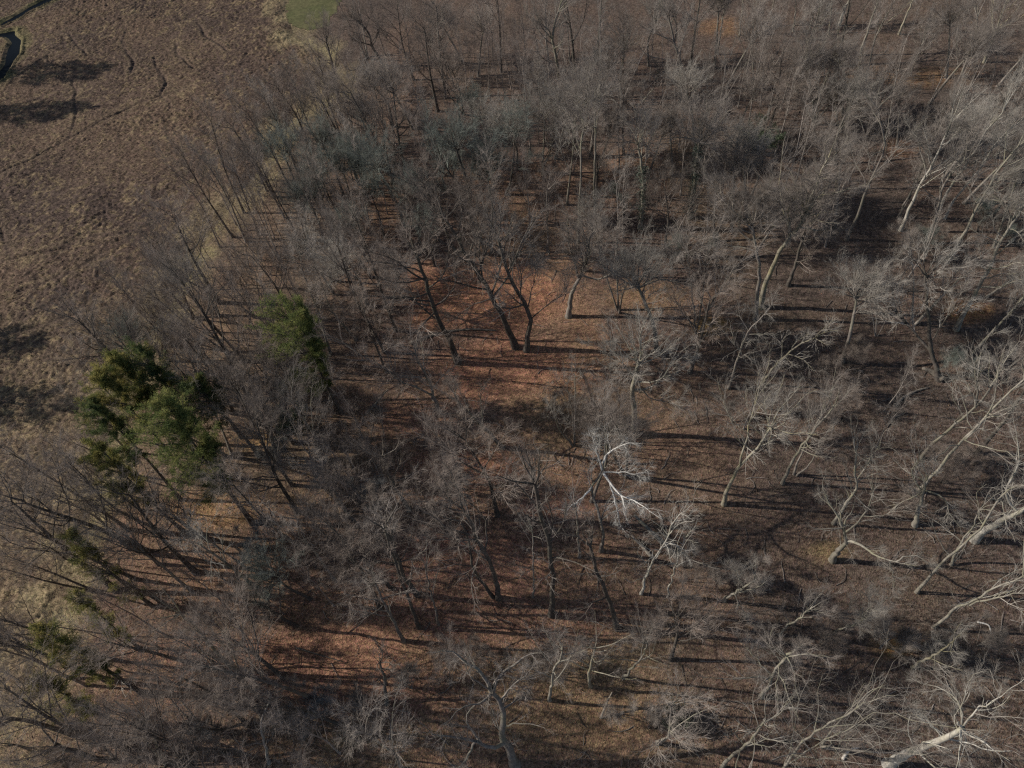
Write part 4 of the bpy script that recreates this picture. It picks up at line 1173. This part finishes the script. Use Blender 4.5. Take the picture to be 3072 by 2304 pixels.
# a grove beyond the left border that throws the two broad shadows onto the marsh
for q, (sx_, sy_, hgt) in enumerate(((235, 148, 21), (200, 165, 19), (195, 235, 21), (130, 252, 19), (75, 745, 12), (165, 882, 13))):
    p_ = at(sx_, sy_)
    b = p_ - np.array([SHADOW[0], SHADOW[1], 0]) * hgt / math.tan(ELEV)
    if to_ov(b + np.array([0, 0, hgt]))[0] > -10:
        continue
    o = empty('pine_tree', (b[0], b[1], 0))
    t, d, n = build_pine(900 + q, hgt, 0.25, 0.25, 4.2, nb=80)
    part('trunk', t, M['bark_dark'], o); part('crown', n, M['needles_dark'], o)
    tag(o,
        'dark pine beyond the left border whose shadow lies on the marsh, ' + ('upper band far end', 'upper band near end', 'lower band far end', 'lower band near end', 'middle left edge', 'lowest by the bank')[q], 'pine tree')


# ------------------------------------------------------------------ prototypes for the rest of the wood
def proto(style, h, r0, seed, bark_m, twig_m, name='bare_tree', stems=1, dens=1.0, cr=1.0, dome=0.0):
    r = np.random.default_rng(seed)
    o = empty(name, (0, 0, 0))
    t, _, c = build_tree(seed, h, r0, style, lean=(r.normal() * h * 0.05, r.normal() * h * 0.05), stems=stems, dens=dens, cr=cr, dome=dome)
    part('trunk', t, M[bark_m], o)
    part('crown', c, M[twig_m], o)
    return o


PROTO = [
    # look, builder, weight left/right
    ('tall slim brown twigged tree', ('slim', 18, 0.19, 1, 'bark_dark', 'twig_brown', 'bare_tree', 1, 1.3, 1.15), 3, 1),
    ('slim grey twigged tree', ('slim', 17, 0.17, 2, 'bark_grey', 'twig_grey', 'bare_tree', 1, 1.3, 1.15), 3, 1.5),
    ('fan crowned grey tree', ('fan', 17, 0.23, 3, 'bark_grey', 'twig_grey', 'bare_tree', 1, 1.3, 1.0, 4.8), 1.6, 3.4),
    ('fan crowned brown tree', ('fan', 16, 0.22, 4, 'bark_dark', 'twig_brown', 'bare_tree', 1, 1.1, 1.2), 2, 1.5),
    ('broad crowned brown tree', ('spread', 17, 0.27, 5, 'bark_dark', 'twig_brown'), 1.2, 1),
    ('broad crowned grey tree', ('spread', 18, 0.27, 6, 'bark_grey', 'twig_pale', 'bare_tree', 1, 1.3, 1.0, 5.4), 0.8, 2.8),
    ('pale crooked limbed tree', ('crook', 16, 0.22, 7, 'bark_pale', 'twig_pale'), 0.1, 0.9),
    ('pale slim tree', ('slim', 18, 0.17, 8, 'bark_pale', 'twig_pale'), 0.1, 1.0),
    ('two stemmed brown tree', ('fan', 15, 0.2, 9, 'bark_dark', 'twig_brown', 'bare_tree', 2), 1.6, 0.6),
    ('three stemmed grey tree', ('slim', 15, 0.18, 10, 'bark_grey', 'twig_grey', 'bare_tree', 3), 1.6, 1),
    ('greenish twigged tree', ('fan', 15, 0.20, 12, 'bark_dark', 'twig_green', 'bare_tree', 1, 1.25, 1.0, 4.4), 0.7, 0.3),
    ('small brushy grey tree', ('fan', 10, 0.12, 13, 'bark_grey', 'twig_grey'), 1.6, 1.2),
    ('small thin brown tree', ('slim', 11, 0.10, 14, 'bark_dark', 'twig_brown'), 1.6, 1.2),
]
SHRUBS = [
    ('brushy grey shrub', ('fan', 4.2, 0.05, 21, 'bark_grey', 'twig_grey', 'bare_shrub', 6, 0.5)),
    ('brushy blue grey shrub', ('fan', 4.6, 0.05, 22, 'bark_grey', 'twig_blue', 'bare_shrub', 7, 0.55)),
    ('brushy brown shrub', ('spread', 3.6, 0.05, 23, 'bark_dark', 'twig_brown', 'bare_shrub', 6, 0.5)),
    ('bare greenish shrub', ('fan', 5.0, 0.06, 24, 'bark_dark', 'twig_green', 'bare_shrub', 6, 0.55)),
]
CLEAR = [(1080, 690, 215, 130), (1070, 880, 190, 100), (1500, 1130, 90, 130), (1240, 1560, 160, 70), (720, 1400, 130, 70), (1480, 930, 120, 80), (1800, 800, 140, 60),
         (1150, 1230, 260, 70), (950, 1180, 130, 50), (1300, 1400, 60, 30), (1950, 165, 240, 25), (1950, 340, 60, 40), (1800, 560, 130, 70), (1430, 600, 90, 40), (470, 1110, 110, 40),
         (1550, 1000, 100, 60), (1750, 1250, 170, 60), (880, 905, 90, 35), (1010, 1005, 110, 40), (1850, 1420, 150, 50)]


def cleared(x, y):
    return any(((x - a) / rx) ** 2 + ((y - b) / ry) ** 2 < 1 for a, b, rx, ry in CLEAR)


PR = None
FILL = []          # (kind, proto index, location, overview px of the middle, look)
cand = []
rr = np.random.default_rng(5)
for _ in range(22000):
    x, y = rr.uniform(-130, 175), rr.uniform(-9, 190)
    bx, by = to_ov((x, y, 0))
    tx, ty = to_ov((x, y, 13.0))
    if not (-60 < tx < 2270 and -40 < ty < 1700 and by < 2100):
        continue
    X, Y = np.array([x]), np.array([y])
    if inside(X, Y, MARSH)[0] or inside(X, Y, LAWN)[0]:
        continue
    de_ = dist_line(X, Y, EDGE)[0]
    if de_ < 1.0:
        continue
    hit = sum(cleared(*to_ov((x, y, q_))) for q_ in (0, 5, 9, 13, 17))
    core = any(((a_ - cx2) / rx2) ** 2 + ((b2 - cy2) / ry2) ** 2 < 1 for a_, b2 in (to_ov((x, y, q_)) for q_ in (0, 4, 8, 12, 16))
               for cx2, cy2, rx2, ry2 in ((1080, 680, 220, 135), (1090, 850, 170, 90), (720, 1400, 110, 55)))
    if core and rr.random() < 0.97:
        continue
    if hit and rr.random() < (0.8 if hit == 1 else 0.95):
        continue
    if y < 32 and rr.random() < (0.85 if bx > 1150 else 0.3):
        continue
    if ((tx - 665) / 75) ** 2 + ((ty - 740) / 120) ** 2 < 1 or ((tx - 425) / 105) ** 2 + ((ty - 960) / 115) ** 2 < 1 or ((tx - 250) / 95) ** 2 + ((ty - 880) / 140) ** 2 < 1:
        if rr.random() < 0.9:
            continue
    sh = False
    for q_ in (6, 10, 14):
        gx_, gy_ = x + SHADOW[0] * q_ / math.tan(ELEV), y + SHADOW[1] * q_ / math.tan(ELEV)
        ax_, ay_ = to_ov((gx_, gy_, 0))
        sh = sh or ((ax_ - 1080) / 200) ** 2 + ((ay_ - 700) / 120) ** 2 < 1 or ((ax_ - 1080) / 180) ** 2 + ((ay_ - 870) / 70) ** 2 < 1 or ((ax_ - 730) / 150) ** 2 + ((ay_ - 1390) / 70) ** 2 < 1 or ((ax_ - 1150) / 200) ** 2 + ((ay_ - 1230) / 60) ** 2 < 1
    if sh and rr.random() < 0.6:
        continue
    left = bx < 860 and by > 300
    small = rr.random() < (0.35 if left else 0.2 if y < 62 else 0.3)
    gap = (2.1 if left else (4.3 if y < 62 else 3.5)) if not small else (1.45 if left else 2.5)
    if any((x - a) ** 2 + (y - b) ** 2 < max(gap, min(c, gap + 0.4)) ** 2 for a, b, c in TAKEN):
        continue
    TAKEN.append((x, y, gap))
    cand.append((x, y, bx, by, tx, ty, left, small))
LIMIT = 200
big = [c for c in cand if not c[7]]
small_ = [c for c in cand if c[7]]
wts = np.array([1.0 / (1 + (c[1] / 150) ** 2) for c in big])
idx = set(rr.choice(len(big), min(LIMIT, len(big)), replace=False, p=wts / wts.sum()).tolist())
REST = [c for i, c in enumerate(big) if i not in idx] + small_
cand = [c for i, c in enumerate(big) if i in idx]
print('single', len(cand), 'rest', len(REST))
first = {}
for x, y, bx, by, tx, ty, left, small in cand:
    if small:
        k = 11 + int(rr.random() < 0.5)
    else:
        wl = np.array([p[2] if tx < 1150 else p[3] for p in PROTO[:11]])
        if y < 42:
            wl[10] = 0
            wl[2] = wl[5] = 0
        if y > 62 and tx > 700:
            wl = wl * np.array([0.3, 0.4, 2, 1.6, 1.5, 1.8, 0.8, 0.5, 1, 0.8, 0.4])
        if any(((tx - a) / c) ** 2 + ((ty - b_) / d) ** 2 < 1 for a, b_, c, d in ((640, 300, 90, 70), (820, 390, 110, 70), (960, 340, 100, 70), (1100, 330, 70, 70), (1480, 300, 60, 50), (640, 930, 40, 30), (560, 1180, 40, 30))):
            wl = np.zeros(11); wl[10] = 1
        k = int(rr.choice(11, p=wl / wl.sum()))
    z = float(gz(np.array([x]), np.array([y]))[0])
    FILL.append(('t', k, (x, y, z), (tx, ty), PROTO[k][0]))
# shrubs: where the photograph shows brush
for sx_, sy_, k, n_, sd in ((560, 1190, 1, 3, 20), (620, 985, 1, 4, 45), (700, 1075, 1, 2, 30), (850, 1090, 1, 2, 30), (975, 1080, 1, 4, 45), (760, 950, 0, 2, 45), (60, 1600, 3, 4, 50),
                          (830, 380, 3, 3, 45), (600, 290, 3, 3, 45), (420, 250, 3, 0, 30), (720, 330, 1, 3, 30), (1340, 170, 3, 2, 30), (1480, 560, 3, 2, 30), (1680, 420, 3, 2, 40),
                          (1600, 880, 0, 2, 60), (1850, 880, 2, 3, 70), (1480, 740, 0, 1, 40), (1235, 905, 2, 2, 25), (1290, 930, 2, 2, 15), (930, 960, 2, 1, 40),
                          (620, 1520, 1, 5, 50), (680, 1560, 1, 4, 60), (900, 1480, 0, 4, 50), (1480, 1560, 0, 2, 50), (1450, 1250, 2, 2, 40), (1600, 1250, 0, 3, 35), (2060, 800, 3, 3, 40),
                          (1750, 880, 2, 4, 70), (1900, 1330, 0, 2, 70), (2100, 1420, 0, 2, 50), (1600, 1480, 0, 2, 50), (1820, 1420, 2, 1, 50), (1960, 560, 3, 3, 40), (2130, 520, 3, 3, 40),
                          (1330, 450, 3, 2, 30), (1250, 420, 2, 3, 60), (560, 1340, 2, 4, 60), (760, 1180, 2, 4, 60), (300, 1560, 0, 4, 60), (420, 1580, 1, 4, 50), (800, 250, 2, 3, 60), (2080, 1030, 2, 4, 60),
                          (680, 860, 3, 3, 40), (1150, 1450, 2, 3, 50), (950, 1420, 2, 3, 40)):
    if sy_ > 900 and sx_ < 1150:
        n_ = (n_ + 1) // 2
    for q in range(n_):
        px, py = sx_ + rr.normal() * sd, sy_ + rr.normal() * sd * 0.5
        b = ground((px, py))
        if inside(np.array([b[0]]), np.array([b[1]]), MARSH)[0]:
            continue
        FILL.append(('s', k if rr.random() < 0.75 else (0, 2)[int(rr.integers(0, 2))], tuple(b), to_ov(b + np.array([0, 0, 2.0])), None))
FILL = [f if f[4] else (f[0], f[1], f[2], f[3], SHRUBS[f[1]][0]) for f in FILL]

DIRS = ['right of', 'lower right of', 'below', 'lower left of', 'left of', 'upper left of', 'above', 'upper right of']
RANK = ['nearest', 'second nearest', 'third nearest', 'fourth nearest', 'fifth nearest', 'sixth nearest', 'seventh nearest', 'eighth nearest', 'ninth nearest', 'tenth nearest']
bucket = {}
for i, f in enumerate(FILL):
    x, y = f[3]
    d, (lx, ly, ph) = min(((math.hypot(x - l[0], y - l[1]), l) for l in LANDMARKS if -20 < l[0] < 2232 and -20 < l[1] < 1679), key=lambda t: t[0])
    s = int(round(math.atan2(y - ly, x - lx) / (math.pi / 4))) % 8
    bucket.setdefault((f[4], s, ph), []).append((d, i))
LABEL = {}
for (look, s, ph), v in bucket.items():
    for r_, (d, i) in enumerate(sorted(v)):
        LABEL[i] = '%s, %s%s the %s' % (look, '' if len(v) == 1 else RANK[r_] + ' ', DIRS[s], ph)

first = {}
for i, (kd, k, loc, mid, look) in enumerate(FILL):
    rz = rr.uniform(0, 6.283)
    if kd == 't':
        sc = rr.uniform(0.8, 1.15) * (0.9 if loc[1] > 62 else 1.0); tilt = (rr.normal() * 0.05, rr.normal() * 0.05)
    else:
        sc = rr.uniform(0.55, 1.1); tilt = (rr.normal() * 0.08, rr.normal() * 0.08)
    if (kd, k) not in first:
        a = (PROTO if kd == 't' else SHRUBS)[k][1]
        o = proto(*a)
        first[(kd, k)] = o
        o.location = loc; o.rotation_euler = (tilt[0], tilt[1], rz); o.scale = (sc, sc, sc)
    else:
        o = copy_tree(first[(kd, k)], loc, rz, sc, tilt)
    tag(o, LABEL[i], 'tree' if kd == 't' else 'shrub', 'bare trees filling the wood' if kd == 't' else 'leafless shrubs on the forest floor')


# the thin young trees between them: hundreds, one mass
def low_tree(seed, h, r0, stems=1):
    tr_, _, cr_ = build_tree(seed, h, r0, 'thin', stems=stems)
    return join([tr_, cr_])


YV, YF, YC, off = [], [], [], 0
LOW = [low_tree(300 + i, (10, 12, 14, 16, 9, 13)[i], (0.07, 0.08, 0.10, 0.12, 0.06, 0.09)[i], (1, 1, 1, 1, 3, 2)[i]) for i in range(6)]
for x, y, bx, by, tx, ty, left, small in REST:
    if not left and y < 62 and rr.random() < 0.5:
        continue
    V, F = LOW[int(rr.integers(0, 6))]
    a = rr.uniform(0, 6.283); sc = rr.uniform(0.75, 1.15)
    ca, sa = math.cos(a) * sc, math.sin(a) * sc
    z = float(gz(np.array([x]), np.array([y]))[0])
    W = np.stack([V[:, 0] * ca - V[:, 1] * sa + x, V[:, 0] * sa + V[:, 1] * ca + y, V[:, 2] * sc + z], 1).astype(np.float32)
    tn = np.array([0.27, 0.225, 0.195]) if tx < 1150 else np.array([0.31, 0.27, 0.235])
    YV.append(W); YF.append(F + off); off += len(V)
    YC.append(np.tile((tn * rr.uniform(0.8, 1.2)).astype(np.float32), (len(V), 1)))
structure('young_trees', np.concatenate(YV), np.concatenate(YF), tone_mat('young_bark', 2.0, spread=(0.9, 1.1), hue=0.0), cols=np.concatenate(YC), kind='stuff')

# broken sticks and small branches lying about, uncountable
ns_ = 2800
sy = -8 + 120 * rng.random(ns_) ** 1.3
sx = (rng.random(ns_) - 0.5) * (100 + sy * 1.8)
ok = ~inside(sx, sy, MARSH) & ~inside(sx, sy, LAWN)
sx, sy = sx[ok], sy[ok]; n = len(sx)
Ps = np.empty((n, 5, 3)); Ps[:, 0] = np.stack([sx, sy, gz(sx, sy) + 0.05], 1)
d_ = unit(rng.normal(size=(n, 3)) * np.array([1, 1, 0.06])); ls = rng.uniform(0.5, 2.5, n)
for j in range(1, 5):
    Ps[:, j] = Ps[:, j - 1] + d_ * (ls / 4)[:, None]
    d_ = unit(d_ + rng.normal(size=(n, 3)) * np.array([0.25, 0.25, 0.04]))
    Ps[:, j, 2] = gz(Ps[:, j, 0], Ps[:, j, 1]) + 0.05 + 0.08 * rng.random(n)
Rs = (0.008 + 0.016 * ls)[:, None] * np.linspace(1, 0.4, 5)[None]
Qs, QRs = grow(rng, Ps, Rs, 2, 0.3, 0.95, 0.7, 0.4, 4, 0.0, 0.2, 0.7, 0.012, 0.006)
V1, F1 = tubes(Ps, Rs, 5); V2, F2 = tubes(Qs, QRs, 3)
cs = np.array([0.21, 0.18, 0.155]) * rng.uniform(0.35, 1.5, n)[:, None] ** 1.2
structure('fallen_sticks', np.concatenate([V1, V2]), np.concatenate([F1, F2 + len(V1)]), tone_mat('stick_bark', 4.0, spread=(0.8, 1.2), hue=0.0),
          cols=np.concatenate([np.repeat(cs, 25, 0), np.repeat(cs, 24, 0)]), kind='stuff')

# undergrowth: bare whips and brambles on the forest floor, uncountable
nw = 60000
uy = -10 + 165 * rng.random(nw) ** 1.2
ux = (rng.random(nw) - 0.5) * (110 + uy * 1.9)
uox, uoy = to_ov_n(np.stack([ux, uy, ux * 0], 1))
dens = vnoise(ux, uy, 6, 60) * 0.7 + vnoise(ux, uy, 2.2, 61) * 0.5
for a, b_, rx, ry in CLEAR:
    dens -= np.clip(1.3 - ((uox - a) / rx) ** 2 - ((uoy - b_) / ry) ** 2, 0, 1) * 0.45
dens += np.where(uox < 850, 0.12, 0)
ok = (dens + 0.25 * rng.random(nw) > 0.74) & ~inside(ux, uy, MARSH) & ~inside(ux, uy, LAWN) & (uox > -60) & (uox < 2270) & (uoy > -60) & (uoy < 1720)
ux, uy, uox = ux[ok], uy[ok], uox[ok]
n = len(ux)
print('whips', n)
hgt = rng.uniform(0.6, 2.6, n)
Pw = np.empty((n, 4, 3)); Pw[:, 0] = np.stack([ux, uy, gz(ux, uy) - 0.03], 1)
d_ = unit(rng.normal(size=(n, 3)) * np.array([0.45, 0.45, 0.1]) + np.array([0, 0, 1.0]))
for j in range(1, 4):
    Pw[:, j] = Pw[:, j - 1] + d_ * (hgt / 3)[:, None]
    d_ = unit(d_ + rng.normal(size=(n, 3)) * 0.22)
Rw = np.linspace(0.011, 0.005, 4)[None].repeat(n, 0)
Qw, QRw = grow(rng, Pw, Rw, 3, 0.25, 1.0, 0.6, 0.6, 3, 0.05, 0.15, 0.8, 0.01, 0.0055)
V1, F1 = tubes(Pw, Rw, 3); V2, F2 = tubes(Qw, QRw, 3)
cw = np.where((uox < 1150)[:, None], np.array([0.25, 0.20, 0.17]), np.array([0.27, 0.225, 0.19])) * rng.uniform(0.7, 1.3, n)[:, None]
structure('undergrowth', np.concatenate([V1, V2]), np.concatenate([F1, F2 + len(V1)]), tone_mat('whip_bark', 2.0, spread=(0.9, 1.1), hue=0.0),
          cols=np.concatenate([np.repeat(cw, 12, 0), np.repeat(cw, 27, 0)]), kind='stuff')


# ------------------------------------------------------------------ evergreen bushes and dead wood
def bush(label, p, h, rad, m, n=2600, name='evergreen_bush'):
    _seed[0] += 1
    r = np.random.default_rng(_seed[0])
    b = ground(p)
    o = empty(name, b)
    ns = 6
    az = r.uniform(0, 6.283, ns)
    P = np.stack([resample([[0, 0, -0.1], [math.cos(a) * rad * .3, math.sin(a) * rad * .3, h * .5], [math.cos(a) * rad * .6, math.sin(a) * rad * .6, h * .85]], 8) for a in az])
    R = np.linspace(0.05, 0.02, 8)[None].repeat(ns, 0)
    Q, QR = grow(r, P, R, 7, 0.2, 1.0, 0.8, 0.5, 5, 0.1, 0.2, 0.6, 0.012, 0.006)
    S, SR = grow(r, Q, QR, 5, 0.2, 1.0, 0.7, 0.6, 4, 0.1, 0.2, 0.6, 0.012, 0.005)
    part('stems', join([tubes(P, R, 5), tubes(Q, QR, 4), tubes(S, SR, 3)]), M['bark_dark'], o)
    i = r.integers(0, len(S), n); k = r.integers(1, 4, n)
    C = S[i, k] + r.normal(size=(n, 3)) * 0.12
    part('foliage', cards(r, C, unit(r.normal(size=(n, 3)) + np.array([0, 0, .4])), 0.17, 0.10), M[m], o)
    tag(o, label, 'bush')


bush('loose green evergreen bush between the right ivy tree and the huge vase shaped tree', (1640, 335), 5.0, 3.6, 'evergreen', 5200)
bush('dark evergreen thicket below the lone bright pine', (640, 935), 4.0, 3.0, 'evergreen', 4600)
bush('dark evergreen thicket at the bottom edge between the pale slender tree and the centre', (1455, 1555), 2.6, 1.3, 'evergreen_dark', 1600)


def log(label, pts, r0, m, n_br=5, name='fallen_log', cat='fallen log'):
    _seed[0] += 1
    r = np.random.default_rng(_seed[0])
    b = ground(pts[0][:2])
    o = empty(name, b)
    P = []
    for p in pts:
        q = at(p[0], p[1], p[2] if len(p) > 2 else 0)
        g = float(gz(np.array([q[0]]), np.array([q[1]]))[0])
        P.append(np.array([q[0], q[1], g + (p[2] if len(p) > 2 else 0) + r0 * 0.6]) - b)
    P = resample(P, 12)
    R = np.linspace(r0, r0 * 0.4, 12)
    P = np.concatenate([P[:1], P, P[-1:]]); R = np.r_[0.002, R, 0.002]
    P[0] -= unit(P[2] - P[1]) * 0.02; P[-1] += unit(P[-2] - P[-3]) * 0.05
    part('trunk', tubes(P[None], R[None], 9), M[m], o)
    if n_br:
        Q, QR = grow(r, P[None, 2:-1], R[None, 2:-1], n_br, 0.35, 1.0, 0.8, 0.35, 7, 0.04, 0.2, 0.5, 0.015, 0.01)
        S, SR = grow(r, Q, QR, 5, 0.3, 1, 0.7, 0.45, 5, 0.02, 0.2, 0.6, 0.012, 0.006)
        part('branches', join([tubes(Q, QR, 5), tubes(S, SR, 3)]), M[m], o)
    tag(o, label, cat)


log('long fallen dead trunk lying across the orange clearing, behind the leaning oak', [(885, 742), (950, 722), (1010, 714), (1072, 716)], 0.22, 'dead_wood', 8)
log('leaning broken log propped up left of the clearing', [(790, 897), (812, 872, 1.0), (838, 842, 2.2)], 0.17, 'dead_wood', 0)
log('small fallen log right of the foot of the pale spreading tree', [(1350, 950), (1370, 945), (1390, 935)], 0.12, 'dead_pale', 0)
log('big fallen dark trunk in the shadow under the small white forked tree', [(1480, 1225), (1445, 1190, .4), (1405, 1150, 1.0), (1370, 1115, 1.6)], 0.34, 'bark_grey', 7)
log('orange brown fallen log left of the big fallen dark trunk', [(1408, 1205), (1385, 1180, .2), (1365, 1160, .4)], 0.2, 'dead_wood', 2)
log('pale root plate of a toppled tree beside the splayed dark tree', [(2035, 822), (2010, 805, .4), (1992, 798, .8)], 0.42, 'dead_wood', 0, 'root_plate', 'root plate')
log('dark fallen forked log in deep shade below the splayed dark tree', [(1930, 880), (1950, 860), (1980, 845), (2005, 838)], 0.22, 'dead_wood', 3)
log('thin fallen dark pole on the orange leaf patch near the bottom right', [(1898, 1402), (1915, 1385), (1925, 1378)], 0.1, 'bark_dark', 0)
log('short pale log lying right of the thick fan crowned trunks near the bottom right', [(1820, 1640), (1835, 1620), (1855, 1615)], 0.14, 'dead_pale', 0)
log('bent pale broken branch arching on the ground near the right edge', [(2110, 1344), (2135, 1352), (2140, 1370)], 0.1, 'dead_pale', 0, 'fallen_branch', 'branch')
log('bare broken snag casting a shadow right of the bottom crooked oak', [(1298, 1550), (1310, 1520, 1.5), (1322, 1495, 3.0)], 0.12, 'dead_wood', 0, 'snag', 'snag')
log('long thin fallen pole in the lower left wood crossing an orange patch', [(640, 1400), (690, 1415), (740, 1430)], 0.09, 'bark_dark', 0)
log('dark fallen branchy pole at the right, above the dense twiggy pale tree', [(1950, 800 + 95), (1930, 905), (1915, 925)], 0.12, 'bark_dark', 3)
